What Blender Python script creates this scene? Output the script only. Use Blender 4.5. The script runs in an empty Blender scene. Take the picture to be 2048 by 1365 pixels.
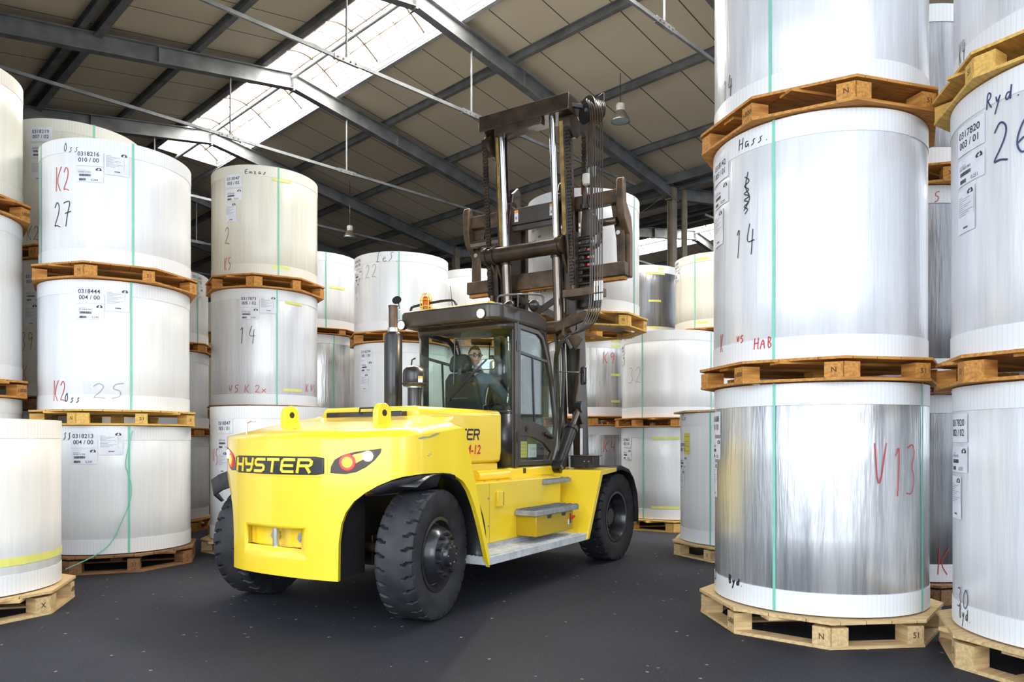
import bpy, bmesh, math, random
from math import sin, cos, pi, radians, atan2, sqrt
from mathutils import Vector, Matrix
random.seed(7)
C = bpy.context.scene.collection
SC = bpy.context.scene

# ------------------------------------------------------------------ camera
F = 1460.0; HOR = 880.0; EYE = 1.55            # focal length in px, horizon row, eye height
cd = bpy.data.cameras.new('camera'); cam = bpy.data.objects.new('camera', cd); C.objects.link(cam)
cam.location = (0, 0, EYE); cam.rotation_euler = (pi/2, 0, 0)
cd.sensor_width = 36; cd.lens = F/2048*36; cd.shift_y = (HOR-682.5)/2048
cd.clip_start = .05; cd.clip_end = 300
SC.camera = cam

# ------------------------------------------------------------------ world, lights, exposure
w = bpy.data.worlds.new('world'); SC.world = w; w.use_nodes = True
bg = w.node_tree.nodes['Background']; bg.inputs[0].default_value = (.80, .89, 1, 1); bg.inputs[1].default_value = 1.0
def area(name, loc, target, sx, sy, e, col):
    l = bpy.data.lights.new(name, 'AREA'); l.shape = 'RECTANGLE'; l.size = sx; l.size_y = sy; l.energy = e; l.color = col
    o = bpy.data.objects.new(name, l); C.objects.link(o); o.location = loc
    o.rotation_euler = (Vector(target)-Vector(loc)).to_track_quat('-Z', 'Y').to_euler(); return o
area('daylight_front', (-5.5, -4.0, 4.0), (.5, 9, 2.4), 8, 7, 330, (.90, .95, 1))
area('daylight_right', (4.0, -6.5, 4.2), (0.5, 9, 2.6), 4.5, 6, 210, (.90, .95, 1))
SKYLIGHT = 12.5
vs = SC.view_settings; vs.view_transform = 'Standard'; vs.look = 'None'; vs.exposure = 1.1; vs.gamma = 1; vs.use_curve_mapping = False

# ------------------------------------------------------------------ materials
def nt(name):
    m = bpy.data.materials.new(name); m.use_nodes = True
    return m, m.node_tree.nodes, m.node_tree.links, m.node_tree.nodes['Principled BSDF']
def setp(b, **k):
    for a, v in k.items():
        b.inputs[{'base':'Base Color','rough':'Roughness','metal':'Metallic','coat':'Coat Weight','crough':'Coat Roughness','spec':'Specular IOR Level','ani':'Anisotropic'}[a]].default_value = v
def noise_mix(name, c1, c2, scale=(1,1,1), nscale=5, detail=4, lo=.35, hi=.65, bump=0, bscale=40, rough=.5, rvar=0, **k):
    m, N, L, b = nt(name)
    tc = N.new('ShaderNodeTexCoord'); mp = N.new('ShaderNodeMapping'); mp.inputs['Scale'].default_value = scale
    n = N.new('ShaderNodeTexNoise'); n.inputs['Scale'].default_value = nscale; n.inputs['Detail'].default_value = detail
    r = N.new('ShaderNodeValToRGB'); r.color_ramp.elements[0].position = lo; r.color_ramp.elements[1].position = hi
    r.color_ramp.elements[0].color = (*c1, 1); r.color_ramp.elements[1].color = (*c2, 1)
    L.new(tc.outputs['Object'], mp.inputs['Vector']); L.new(mp.outputs['Vector'], n.inputs['Vector'])
    L.new(n.outputs['Fac'], r.inputs['Fac']); L.new(r.outputs['Color'], b.inputs['Base Color'])
    setp(b, rough=rough, **k)
    if rvar:
        mr = N.new('ShaderNodeMapRange'); mr.inputs['To Min'].default_value = rough-rvar; mr.inputs['To Max'].default_value = rough+rvar
        L.new(n.outputs['Fac'], mr.inputs['Value']); L.new(mr.outputs['Result'], b.inputs['Roughness'])
    if bump:
        n2 = N.new('ShaderNodeTexNoise'); n2.inputs['Scale'].default_value = bscale
        bp = N.new('ShaderNodeBump'); bp.inputs['Strength'].default_value = bump; bp.inputs['Distance'].default_value = .01
        L.new(mp.outputs['Vector'], n2.inputs['Vector']); L.new(n2.outputs['Fac'], bp.inputs['Height']); L.new(bp.outputs['Normal'], b.inputs['Normal'])
    return m
def plain(name, col, rough=.5, metal=0, **k):
    m = noise_mix(name, tuple(x*.88 for x in col), col, nscale=9, rough=rough, metal=metal, **k); return m
def emit(name, col, s):
    m, N, L, b = nt(name); b.inputs['Base Color'].default_value = (*col, 1)
    b.inputs['Emission Color'].default_value = (*col, 1); b.inputs['Emission Strength'].default_value = s; return m
def glass(name, tint, refl=.10, tr=1.0):
    m = bpy.data.materials.new(name); m.use_nodes = True; N = m.node_tree.nodes; L = m.node_tree.links; N.clear()
    o = N.new('ShaderNodeOutputMaterial'); t = N.new('ShaderNodeBsdfTransparent'); t.inputs[0].default_value = (*tint, 1)
    g = N.new('ShaderNodeBsdfGlossy'); g.inputs['Roughness'].default_value = .03
    lw = N.new('ShaderNodeLayerWeight'); lw.inputs[0].default_value = .5
    fr = N.new('ShaderNodeMath'); fr.operation = 'POWER'; fr.inputs[1].default_value = 3.5; L.new(lw.outputs['Facing'], fr.inputs[0])
    ad = N.new('ShaderNodeMath'); ad.operation = 'ADD'; ad.inputs[1].default_value = refl; ad.use_clamp = True
    mx = N.new('ShaderNodeMixShader'); L.new(fr.outputs[0], ad.inputs[0]); L.new(ad.outputs[0], mx.inputs[0])
    L.new(t.outputs[0], mx.inputs[1]); L.new(g.outputs[0], mx.inputs[2]); L.new(mx.outputs[0], o.inputs[0]); return m

def roll_mat(name, c1, c2, metal, rough, streak=.3, wrinkle=.15):
    """wrapped roll: vertical streaks in the wrap, clear film over it"""
    m, N, L, b = nt(name)
    tc = N.new('ShaderNodeTexCoord')
    oi = N.new('ShaderNodeObjectInfo')
    add = N.new('ShaderNodeVectorMath'); add.operation = 'ADD'
    ml = N.new('ShaderNodeVectorMath'); ml.operation = 'SCALE'; ml.inputs[3].default_value = 37.0
    L.new(oi.outputs['Random'], ml.inputs[0]); L.new(tc.outputs['Object'], add.inputs[0]); L.new(ml.outputs[0], add.inputs[1])
    mp = N.new('ShaderNodeMapping'); mp.inputs['Scale'].default_value = (1, 1, .05)
    L.new(add.outputs[0], mp.inputs['Vector'])
    n = N.new('ShaderNodeTexNoise'); n.inputs['Scale'].default_value = 14; n.inputs['Detail'].default_value = 6; n.inputs['Roughness'].default_value = .7
    L.new(mp.outputs[0], n.inputs['Vector'])
    r = N.new('ShaderNodeValToRGB'); r.color_ramp.elements[0].position = .38; r.color_ramp.elements[1].position = .60
    r.color_ramp.elements[0].color = (*c1, 1); r.color_ramp.elements[1].color = (*c2, 1)
    mp4 = N.new('ShaderNodeMapping'); mp4.inputs['Scale'].default_value = (1, 1, .10); L.new(add.outputs[0], mp4.inputs['Vector'])
    n4 = N.new('ShaderNodeTexNoise'); n4.inputs['Scale'].default_value = 2.6; n4.inputs['Detail'].default_value = 3; L.new(mp4.outputs[0], n4.inputs['Vector'])
    av = N.new('ShaderNodeMixRGB'); av.inputs[0].default_value = .5; L.new(n.outputs['Fac'], av.inputs[1]); L.new(n4.outputs['Fac'], av.inputs[2])
    L.new(av.outputs[0], r.inputs['Fac']); L.new(r.outputs['Color'], b.inputs['Base Color'])
    n3 = N.new('ShaderNodeTexNoise'); n3.inputs['Scale'].default_value = 1.6; n3.inputs['Detail'].default_value = 3
    L.new(add.outputs[0], n3.inputs['Vector'])
    mr = N.new('ShaderNodeMapRange'); mr.inputs['To Min'].default_value = rough-.03; mr.inputs['To Max'].default_value = rough+.05
    L.new(n3.outputs['Fac'], mr.inputs['Value']); L.new(mr.outputs[0], b.inputs['Roughness'])
    mp2 = N.new('ShaderNodeMapping'); mp2.inputs['Scale'].default_value = (1, 1, .09); mp2.inputs['Rotation'].default_value = (.03, .02, 0)
    L.new(add.outputs[0], mp2.inputs['Vector'])
    n2 = N.new('ShaderNodeTexNoise'); n2.inputs['Scale'].default_value = 34; n2.inputs['Detail'].default_value = 3; n2.inputs['Distortion'].default_value = .1
    L.new(mp2.outputs[0], n2.inputs['Vector'])
    bp = N.new('ShaderNodeBump'); bp.inputs['Strength'].default_value = wrinkle; bp.inputs['Distance'].default_value = .02
    L.new(n2.outputs['Fac'], bp.inputs['Height']); L.new(bp.outputs[0], b.inputs['Normal']); L.new(bp.outputs[0], b.inputs['Coat Normal'])
    setp(b, metal=metal, coat=.35, crough=.18); return m
def band_mat(name, c1, c2):
    m, N, L, b = nt(name)
    tc = N.new('ShaderNodeTexCoord'); g = N.new('ShaderNodeTexGradient'); g.gradient_type = 'RADIAL'
    L.new(tc.outputs['Object'], g.inputs['Vector'])
    mu = N.new('ShaderNodeMath'); mu.operation = 'MULTIPLY'; mu.inputs[1].default_value = 2*pi*150
    si = N.new('ShaderNodeMath'); si.operation = 'SINE'; L.new(g.outputs['Fac'], mu.inputs[0]); L.new(mu.outputs[0], si.inputs[0])
    mr = N.new('ShaderNodeMapRange'); mr.inputs['From Min'].default_value = .35; mr.inputs['From Max'].default_value = 1
    L.new(si.outputs[0], mr.inputs['Value'])
    mx = N.new('ShaderNodeMixRGB'); mx.inputs[1].default_value = (*c2, 1); mx.inputs[2].default_value = (*c1, 1)
    L.new(mr.outputs[0], mx.inputs[0]); L.new(mx.outputs[0], b.inputs['Base Color'])
    bp = N.new('ShaderNodeBump'); bp.inputs['Strength'].default_value = .12; bp.inputs['Distance'].default_value = .004; bp.invert = True
    L.new(mr.outputs[0], bp.inputs['Height']); L.new(bp.outputs[0], b.inputs['Normal'])
    setp(b, rough=.42, coat=.2, crough=.25); return m
def wood_mat(name, c1, c2):
    m = noise_mix(name, c1, c2, scale=(1.2, 14, 14), nscale=3.0, detail=6, lo=.3, hi=.7, bump=.2, bscale=14, rough=.75)
    return m
def floor_mat():
    m, N, L, b = nt('dark_asphalt')
    tc = N.new('ShaderNodeTexCoord')
    n = N.new('ShaderNodeTexNoise'); n.inputs['Scale'].default_value = .5; n.inputs['Detail'].default_value = 5
    n2 = N.new('ShaderNodeTexNoise'); n2.inputs['Scale'].default_value = 90; n2.inputs['Detail'].default_value = 3
    for x in (n, n2): L.new(tc.outputs['Object'], x.inputs['Vector'])
    r = N.new('ShaderNodeValToRGB'); r.color_ramp.elements[0].position = .35; r.color_ramp.elements[1].position = .7
    r.color_ramp.elements[0].color = (.012, .013, .020, 1); r.color_ramp.elements[1].color = (.026, .027, .037, 1)
    L.new(n.outputs['Fac'], r.inputs['Fac'])
    # scattered pale crumbs and scuffs
    vo = N.new('ShaderNodeTexVoronoi'); vo.inputs['Scale'].default_value = 5.5; vo.inputs['Randomness'].default_value = 1
    L.new(tc.outputs['Object'], vo.inputs['Vector'])
    lt = N.new('ShaderNodeMath'); lt.operation = 'LESS_THAN'; lt.inputs[1].default_value = .07; L.new(vo.outputs['Distance'], lt.inputs[0])
    gt = N.new('ShaderNodeMath'); gt.operation = 'GREATER_THAN'; gt.inputs[1].default_value = .46; L.new(n2.outputs['Fac'], gt.inputs[0])
    mu = N.new('ShaderNodeMath'); mu.operation = 'MULTIPLY'; L.new(lt.outputs[0], mu.inputs[0]); L.new(gt.outputs[0], mu.inputs[1])
    r2 = N.new('ShaderNodeValToRGB'); r2.color_ramp.elements[0].position = .62; r2.color_ramp.elements[1].position = .80
    r2.color_ramp.elements[0].color = (0, 0, 0, 1); r2.color_ramp.elements[1].color = (.5, .5, .5, 1); L.new(n2.outputs['Fac'], r2.inputs['Fac'])
    ma = N.new('ShaderNodeMath'); ma.operation = 'MAXIMUM'; L.new(mu.outputs[0], ma.inputs[0]); L.new(r2.outputs[0], ma.inputs[1])
    mx = N.new('ShaderNodeMixRGB'); mx.inputs[2].default_value = (.34, .34, .35, 1)
    L.new(ma.outputs[0], mx.inputs[0]); L.new(r.outputs[0], mx.inputs[1]); L.new(mx.outputs[0], b.inputs['Base Color'])
    bp = N.new('ShaderNodeBump'); bp.inputs['Strength'].default_value = .3; bp.inputs['Distance'].default_value = .01
    L.new(n2.outputs['Fac'], bp.inputs['Height']); L.new(bp.outputs[0], b.inputs['Normal'])
    setp(b, rough=.72, spec=.3); return m
def roof_mat():
    """insulated sheets: thin dark joint every 1.15 m and a fine rib"""
    m, N, L, b = nt('beige_roof_sheet')
    tc = N.new('ShaderNodeTexCoord'); sp = N.new('ShaderNodeSeparateXYZ'); L.new(tc.outputs['Object'], sp.inputs[0])
    mo = N.new('ShaderNodeMath'); mo.operation = 'PINGPONG'; mo.inputs[1].default_value = .575; L.new(sp.outputs['Y'], mo.inputs[0])
    lt = N.new('ShaderNodeMath'); lt.operation = 'LESS_THAN'; lt.inputs[1].default_value = .014; L.new(mo.outputs[0], lt.inputs[0])
    n = N.new('ShaderNodeTexNoise'); n.inputs['Scale'].default_value = .8; n.inputs['Detail'].default_value = 4; L.new(tc.outputs['Object'], n.inputs['Vector'])
    r = N.new('ShaderNodeValToRGB'); r.color_ramp.elements[0].color = (.56, .48, .35, 1); r.color_ramp.elements[1].color = (.66, .58, .44, 1)
    L.new(n.outputs['Fac'], r.inputs['Fac'])
    mx = N.new('ShaderNodeMixRGB'); mx.inputs[2].default_value = (.07, .055, .04, 1); L.new(lt.outputs[0], mx.inputs[0]); L.new(r.outputs[0], mx.inputs[1])
    L.new(mx.outputs[0], b.inputs['Base Color']); setp(b, rough=.55); return m
MT = {}
MT['white'] = roll_mat('white_film_wrap', (.70, .71, .73), (.82, .82, .81), 0, .32, wrinkle=.10)
MT['cream'] = roll_mat('warm_lit_film_wrap', (.66, .63, .53), (.78, .75, .66), 0, .34, wrinkle=.08)  # white wrap tinted cream: warm light inside the hall put into the colour
MT['metal'] = roll_mat('silver_film_wrap', (.36, .37, .40), (.82, .82, .81), .65, .30, wrinkle=.30)
MT['metaldark'] = roll_mat('silver_film_wrap_dark', (.14, .145, .155), (.34, .34, .35), .6, .30, wrinkle=.22)  # silver wrap darkened: shade of the gap behind the right stacks is in the colour
MT['semi'] = roll_mat('pearl_film_wrap', (.62, .63, .67), (.80, .80, .81), .12, .30, wrinkle=.16)
MT['band'] = band_mat('white_edge_board', (.73, .74, .76), (.79, .80, .81))
MT['bandwarmlit'] = band_mat('warm_lit_edge_board', (.70, .67, .59), (.75, .72, .63))  # same warm light tinted into the edge board
MT['wood'] = wood_mat('orange_pine', (.36, .135, .022), (.66, .32, .07))
MT['woodyellow'] = wood_mat('yellow_pine', (.55, .30, .06), (.80, .52, .14))
MT['woodpale'] = wood_mat('pale_pine', (.46, .30, .13), (.72, .52, .27))
MT['wooddark'] = wood_mat('brown_pine', (.16, .075, .03), (.34, .17, .07))
MT['strap'] = plain('green_plastic_strap', (.20, .60, .45), .35)
MT['paper'] = plain('label_paper', (.80, .81, .86), .6)
MT['ink'] = plain('black_ink', (.03, .03, .05), .6)
MT['ink2'] = plain('grey_ink', (.30, .30, .36), .6)
MT['pen'] = plain('black_marker', (.02, .02, .03), .4)
MT['penblue'] = plain('blue_black_marker', (.05, .06, .15), .4)
MT['pengrey'] = plain('faded_marker', (.30, .31, .35), .5)
MT['penred'] = plain('red_marker', (.60, .03, .04), .4)
MT['tape'] = plain('yellow_tape', (.80, .80, .22), .4)
MT['stamp'] = plain('branded_wood_ink', (.10, .045, .02), .8)
MT['floor'] = floor_mat(); MT['roof'] = roof_mat()
MT['steel'] = noise_mix('galvanised_steel', (.14, .145, .15), (.23, .235, .24), nscale=2.5, rough=.5, metal=.3)
MT['steelb'] = noise_mix('pale_galvanised_steel', (.38, .39, .40), (.52, .53, .54), nscale=2.5, rough=.4, metal=.3)
MT['columnsteel'] = noise_mix('brown_grey_column', (.20, .16, .115), (.28, .23, .17), nscale=3, rough=.5)
MT['wall'] = noise_mix('grey_wall_sheet', (.14, .13, .12), (.20, .19, .17), nscale=1, rough=.7)
MT['sky'] = emit('milky_skylight', (1, .97, .90), SKYLIGHT)
MT['yellow'] = noise_mix('yellow_paint', (.90, .63, .022), (.93, .67, .028), nscale=2, rough=.32, coat=.8, crough=.08)
MT['black'] = noise_mix('satin_black_paint', (.010, .010, .011), (.020, .019, .020), nscale=3, rough=.35, coat=.3)
MT['brown'] = noise_mix('greasy_dark_steel', (.024, .016, .011), (.070, .044, .027), nscale=4, rough=.36, coat=.2, metal=.2)
MT['rust'] = noise_mix('worn_brown_steel', (.05, .033, .022), (.15, .092, .050), nscale=5, rough=.45, metal=.3)
MT['cab'] = noise_mix('anthracite_cab_paint', (.038, .029, .022), (.052, .041, .032), nscale=3, rough=.36, coat=.2)
MT['rubber'] = noise_mix('black_rubber', (.012, .012, .015), (.028, .028, .034), nscale=7, rough=.62, bump=.15, bscale=60)
MT['rim'] = noise_mix('black_wheel_paint', (.012, .012, .016), (.03, .03, .036), nscale=6, rough=.3, coat=.4)
MT['chrome'] = noise_mix('chromed_rod', (.72, .72, .72), (.82, .82, .82), nscale=3, rough=.14, metal=1)
MT['cylinder'] = noise_mix('dark_polished_cylinder', (.16, .13, .11), (.24, .20, .17), nscale=3, rough=.2, metal=.8)
MT['grating'] = noise_mix('galvanised_grating', (.50, .52, .54), (.68, .70, .72), nscale=12, rough=.5, metal=.15)
MT['bolt'] = plain('zinc_bolt', (.55, .55, .53), .3, .8)
MT['grease'] = noise_mix('yellow_grease', (.20, .12, .02), (.42, .28, .05), nscale=9, rough=.5)
MT['red'] = plain('red_paint', (.65, .02, .02), .4)
MT['warn'] = plain('orange_sticker', (.90, .38, .05), .5)
MT['cabglass'] = glass('cab_glass', (.90, .96, .93), .03)
MT['seat'] = plain('black_seat_fabric', (.035, .037, .037), .8)
MT['lampred'] = emit('red_tail_lamp', (1, .03, .03), 1.6)
MT['lamporange'] = emit('orange_indicator', (1, .30, .02), 2.0)
MT['lampwhite'] = emit('white_lamp', (1, .97, .92), 6)
MT['lampwarm'] = emit('work_lamp_bulb', (1, .72, .36), 40)
MT['beacon'] = plain('amber_plastic', (.60, .10, .01), .25)
MT['mirror'] = plain('mirror_glass', (.75, .78, .78), .04, 1)
MT['darklens'] = plain('smoked_lens', (.05, .035, .03), .35)
MT['skin'] = plain('skin', (.60, .36, .26), .5)
MT['hair'] = plain('short_brown_hair', (.10, .06, .035), .8)
MT['jacket'] = noise_mix('grey_blue_jacket', (.07, .10, .13), (.10, .14, .17), nscale=12, rough=.8)
MT['trousers'] = plain('navy_work_trousers', (.02, .035, .09), .8)
MT['lampglass'] = plain('milky_lamp_glass', (.35, .42, .40), .2, coat=.5)
MT['lampbell'] = plain('brushed_lamp_bell', (.30, .28, .25), .3, .7)
MT['lampcap'] = plain('white_lamp_housing', (.62, .60, .54), .4)
MT['label_yellow'] = plain('yellow_label', (.85, .72, .04), .5)

# ------------------------------------------------------------------ mesh builder
class MB:
    def __init__(s): s.v = []; s.f = []; s.mi = []; s.cur = 0
    def add(s, vs_, fs):
        o = len(s.v); s.v += [tuple(p) for p in vs_]; s.f += [tuple(i+o for i in f) for f in fs]; s.mi += [s.cur]*len(fs); return s
    def box(s, x0, x1, y0, y1, z0, z1, M=None):
        p = [Vector((x, y, z)) for x in (x0, x1) for y in (y0, y1) for z in (z0, z1)]
        if M: p = [M @ q for q in p]
        return s.add(p, [(0,1,3,2),(4,6,7,5),(0,4,5,1),(2,3,7,6),(0,2,6,4),(1,5,7,3)])
    def bar(s, a, b, w, h, up=(0,0,1)):
        a = Vector(a); b = Vector(b); d = (b-a); l = d.length; d.normalize(); u = Vector(up)
        sd = d.cross(u)
        if sd.length < 1e-4: sd = d.cross(Vector((1,0,0)))
        sd.normalize(); u = sd.cross(d)
        M = Matrix(((d.x, sd.x, u.x, a.x),(d.y, sd.y, u.y, a.y),(d.z, sd.z, u.z, a.z),(0,0,0,1)))
        return s.box(0, l, -w/2, w/2, -h/2, h/2, M)
    def ibeam(s, a, b, w, h, t=.02):
        """top of the beam runs from a to b, beam hangs below"""
        a = Vector(a); b = Vector(b); z = Vector((0,0,1))
        s.bar(a-z*t/2, b-z*t/2, w, t); s.bar(a-z*(h-t/2), b-z*(h-t/2), w, t); s.bar(a-z*h/2, b-z*h/2, t*.7, h-2*t); return s
    def cyl(s, a, b, r0, r1=None, n=20, caps=True):
        a = Vector(a); b = Vector(b); r1 = r0 if r1 is None else r1; d = (b-a).normalized()
        u = d.cross(Vector((0,0,1)))
        if u.length < 1e-3: u = Vector((1,0,0))
        u.normalize(); w_ = d.cross(u)
        vs_ = []
        for p, r in ((a, r0), (b, r1)):
            for i in range(n): t = 2*pi*i/n; vs_.append(p+u*r*cos(t)+w_*r*sin(t))
        fs = [(i, (i+1)%n, n+(i+1)%n, n+i) for i in range(n)]
        if caps: fs += [tuple(range(n))[::-1], tuple(range(n, 2*n))]
        return s.add(vs_, fs)
    def tube(s, pts, r, n=8, closed=False, smooth=0):
        P = [Vector(p) for p in pts]
        for _ in range(smooth):
            Q = [P[0]]
            for i in range(len(P)-1): Q += [P[i].lerp(P[i+1], .25), P[i].lerp(P[i+1], .75)]
            Q.append(P[-1]); P = Q
        k = len(P); vs_ = []; u = None
        for i, p in enumerate(P):
            d = (P[min(i+1, k-1)]-P[max(i-1, 0)])
            if closed: d = P[(i+1)%k]-P[i-1]
            d.normalize()
            if u is None:
                u = d.cross(Vector((0,0,1)))
                if u.length < 1e-3: u = Vector((1,0,0))
            u = (u-d*u.dot(d)).normalized(); w_ = d.cross(u)
            rr = r[i] if isinstance(r, (list, tuple)) else r
            for j in range(n): t = 2*pi*j/n; vs_.append(p+u*rr*cos(t)+w_*rr*sin(t))
        fs = []
        for i in range(k if closed else k-1):
            i2 = (i+1)%k
            fs += [(i*n+j, i*n+(j+1)%n, i2*n+(j+1)%n, i2*n+j) for j in range(n)]
        if not closed: fs += [tuple(range(n))[::-1], tuple(range((k-1)*n, k*n))]
        return s.add(vs_, fs)
    def lathe(s, prof, n=32, M=None, full=True):
        """prof: (radius, height) pairs about z, then M"""
        vs_ = []; fs = []; k = len(prof)
        for i in range(n):
            t = 2*pi*i/n
            for r, z in prof:
                p = Vector((r*cos(t), r*sin(t), z)); vs_.append(M @ p if M else p)
        for i in range(n):
            for j in range(k-1): fs.append((i*k+j, ((i+1)%n)*k+j, ((i+1)%n)*k+j+1, i*k+j+1))
        return s.add(vs_, fs)
    def prism(s, poly, fn, d0, d1):
        """poly of 2D points, fn(a, b, d) -> 3D, extruded d0..d1"""
        n = len(poly); vs_ = [fn(a, b, d0) for a, b in poly]+[fn(a, b, d1) for a, b in poly]
        return s.add(vs_, [tuple(range(n)), tuple(range(n, 2*n))[::-1]]+[(i, n+i, n+(i+1)%n, (i+1)%n) for i in range(n)])
    def grid(s, rows):
        k = len(rows[0]); vs_ = [p for r in rows for p in r]
        return s.add(vs_, [(i*k+j, i*k+j+1, (i+1)*k+j+1, (i+1)*k+j) for i in range(len(rows)-1) for j in range(k-1)])
    def mesh(s, name, mats, ang=35, weld=True):
        m = bpy.data.meshes.new(name); m.from_pydata(s.v, [], s.f)
        for x in (mats if isinstance(mats, (list, tuple)) else [mats]): m.materials.append(MT[x] if isinstance(x, str) else x)
        for p, i in zip(m.polygons, s.mi): p.material_index = i
        bm = bmesh.new(); bm.from_mesh(m)
        if weld: bmesh.ops.remove_doubles(bm, verts=bm.verts, dist=1e-5)
        bmesh.ops.recalc_face_normals(bm, faces=bm.faces); bm.to_mesh(m); bm.free()
        if ang:
            m.shade_smooth(); m.set_sharp_from_angle(angle=radians(ang))
        return m
    def build(s, name, mats, parent=None, ang=35, bevel=0, solid=0, loc=None, weld=True, seg=2):
        o = bpy.data.objects.new(name, s.mesh(name, mats, ang, weld)); C.objects.link(o)
        if parent: o.parent = parent
        if loc: o.location = loc
        if solid:
            q = o.modifiers.new('solid', 'SOLIDIFY'); q.thickness = solid; q.offset = 0
        if bevel:
            q = o.modifiers.new('bevel', 'BEVEL'); q.width = bevel; q.segments = seg; q.limit_method = 'ANGLE'; q.angle_limit = radians(40); q.harden_normals = False
        return o
def tag(o, label=None, cat=None, group=None, kind=None):
    if label: o['label'] = label
    if cat: o['category'] = cat
    if group: o['group'] = group
    if kind: o['kind'] = kind
    return o
def empty(name, loc=(0,0,0), rz=0):
    o = bpy.data.objects.new(name, None); C.objects.link(o); o.location = loc; o.rotation_euler = (0,0,rz); o.empty_display_size = .2; return o
def obj(name, mesh, parent=None, loc=(0,0,0), rz=0):
    o = bpy.data.objects.new(name, mesh); C.objects.link(o); o.location = loc; o.rotation_euler = (0,0,rz)
    if parent: o.parent = parent
    return o
_tc = {}
def text2d(s, size, shear=0, bold=0, spacing=1):
    """text as flat 2D mesh data (verts, faces), origin at baseline left"""
    key = (s, size, shear, bold, spacing)
    if key in _tc: return _tc[key]
    c = bpy.data.curves.new('t', 'FONT'); c.body = s; c.size = size; c.shear = shear; c.offset = bold; c.resolution_u = 3; c.space_character = spacing
    o = bpy.data.objects.new('t', c); C.objects.link(o)
    dg = bpy.context.evaluated_depsgraph_get(); me = bpy.data.meshes.new_from_object(o.evaluated_get(dg))
    r = ([(v.co.x, v.co.y) for v in me.vertices], [tuple(p.vertices) for p in me.polygons])
    bpy.data.objects.remove(o); bpy.data.curves.remove(c); bpy.data.meshes.remove(me)
    _tc[key] = r; return r
# single-stroke handwriting, each glyph polylines in a 0..1 box
HW = {'0':[[(.5,1),(.15,.7),(.15,.25),(.5,0),(.85,.3),(.85,.75),(.5,1)]],'1':[[(.3,.75),(.55,1),(.5,0)]],
'2':[[(.1,.75),(.4,1),(.75,.8),(.6,.45),(.1,.02),(.4,.08),(.9,0)]],'3':[[(.1,.9),(.5,1),(.75,.8),(.4,.55),(.8,.35),(.6,.02),(.1,.05)]],
'4':[[(.35,1),(.15,.4),(.85,.45)],[(.7,.8),(.6,0)]],'5':[[(.85,1),(.3,.95),(.2,.6),(.7,.55),(.75,.15),(.2,0)]],
'6':[[(.75,1),(.3,.7),(.12,.3),(.4,0),(.8,.2),(.6,.45),(.2,.3)]],'7':[[(.1,.9),(.5,.97),(.9,.95),(.6,.5),(.5,0)],[(.3,.5),(1,.58)]],
'8':[[(.7,.85),(.4,1),(.2,.8),(.6,.5),(.8,.2),(.45,0),(.2,.2),(.5,.5),(.75,.8)]],'9':[[(.8,.8),(.4,1),(.15,.75),(.4,.5),(.8,.8),(.75,.4),(.6,0)]],
'K':[[(.2,1),(.25,0)],[(.9,1),(.3,.45),(.85,0)]],'V':[[(.05,1),(.35,0),(.75,1)]],'H':[[(.15,1),(.1,0)],[(.8,1),(.75,0)],[(.1,.5),(.8,.55)]],
'A':[[(.05,0),(.45,1),(.8,0)],[(.2,.4),(.7,.4)]],'B':[[(.2,1),(.2,0),(.7,.1),(.7,.4),(.25,.52),(.6,.65),(.6,.9),(.15,1)]],
'E':[[(.8,1),(.2,.95),(.15,0),(.8,.05)],[(.2,.5),(.7,.52)]],'M':[[(.05,0),(.2,1),(.45,.3),(.75,1),(.85,0)]],'R':[[(.2,0),(.2,1),(.7,.85),(.6,.55),(.25,.5),(.8,0)]],
'O':[[(.5,1),(.15,.6),(.35,0),(.75,.4),(.5,1)]],'L':[[(.7,1),(.4,1),(.3,.1),(.1,0),(.6,.05)]],'U':[[(.1,1),(.2,.1),(.6,0),(.85,1)]],
'S':[[(.8,.95),(.3,.85),(.7,.4),(.1,0)]],'a':[[(.7,.5),(.3,.55),(.15,.2),(.4,0),(.7,.4),(.8,0)]],'s':[[(.75,.5),(.35,.45),(.65,.15),(.15,0)]],
'y':[[(.15,.5),(.35,.12),(.7,.5)],[(.7,.5),(.15,-.5)]],'d':[[(.65,.4),(.3,.45),(.15,.15),(.45,0),(.7,.3),(.75,1),(.72,0)]],'m':[[(.1,0),(.12,.5),(.4,.45),(.42,0),(.45,.45),(.75,.45),(.8,0)]],
'z':[[(.1,.5),(.7,.5),(.1,0),(.8,.05)]],'o':[[(.4,.5),(.12,.25),(.4,0),(.7,.25),(.4,.5)]],'r':[[(.2,.5),(.25,0),(.3,.35),(.7,.5)]],'x':[[(.1,.5),(.8,0)],[(.75,.5),(.1,0)]],
'e':[[(.2,.25),(.7,.3),(.4,.52),(.15,.2),(.45,0),(.8,.08)]],'l':[[(.3,0),(.45,.9),(.3,.9),(.4,0),(.6,.05)]],'u':[[(.1,.5),(.2,.02),(.6,.1),(.65,.5),(.75,0)]],'n':[[(.1,0),(.12,.5),(.5,.45),(.6,0)]],
'.':[[(.3,.05),(.38,0)]],'-':[[(.1,.5),(.9,.52)]],' ':[],
'#':[[(.3,1),(.8,.85),(.15,.75),(.8,.62),(.1,.55),(.85,.45),(.15,.38),(.8,.3),(.2,.2),(.7,.12),(.4,0)],[(.55,1.1),(.3,.7),(.85,.4),(.3,.1)]]}
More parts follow.
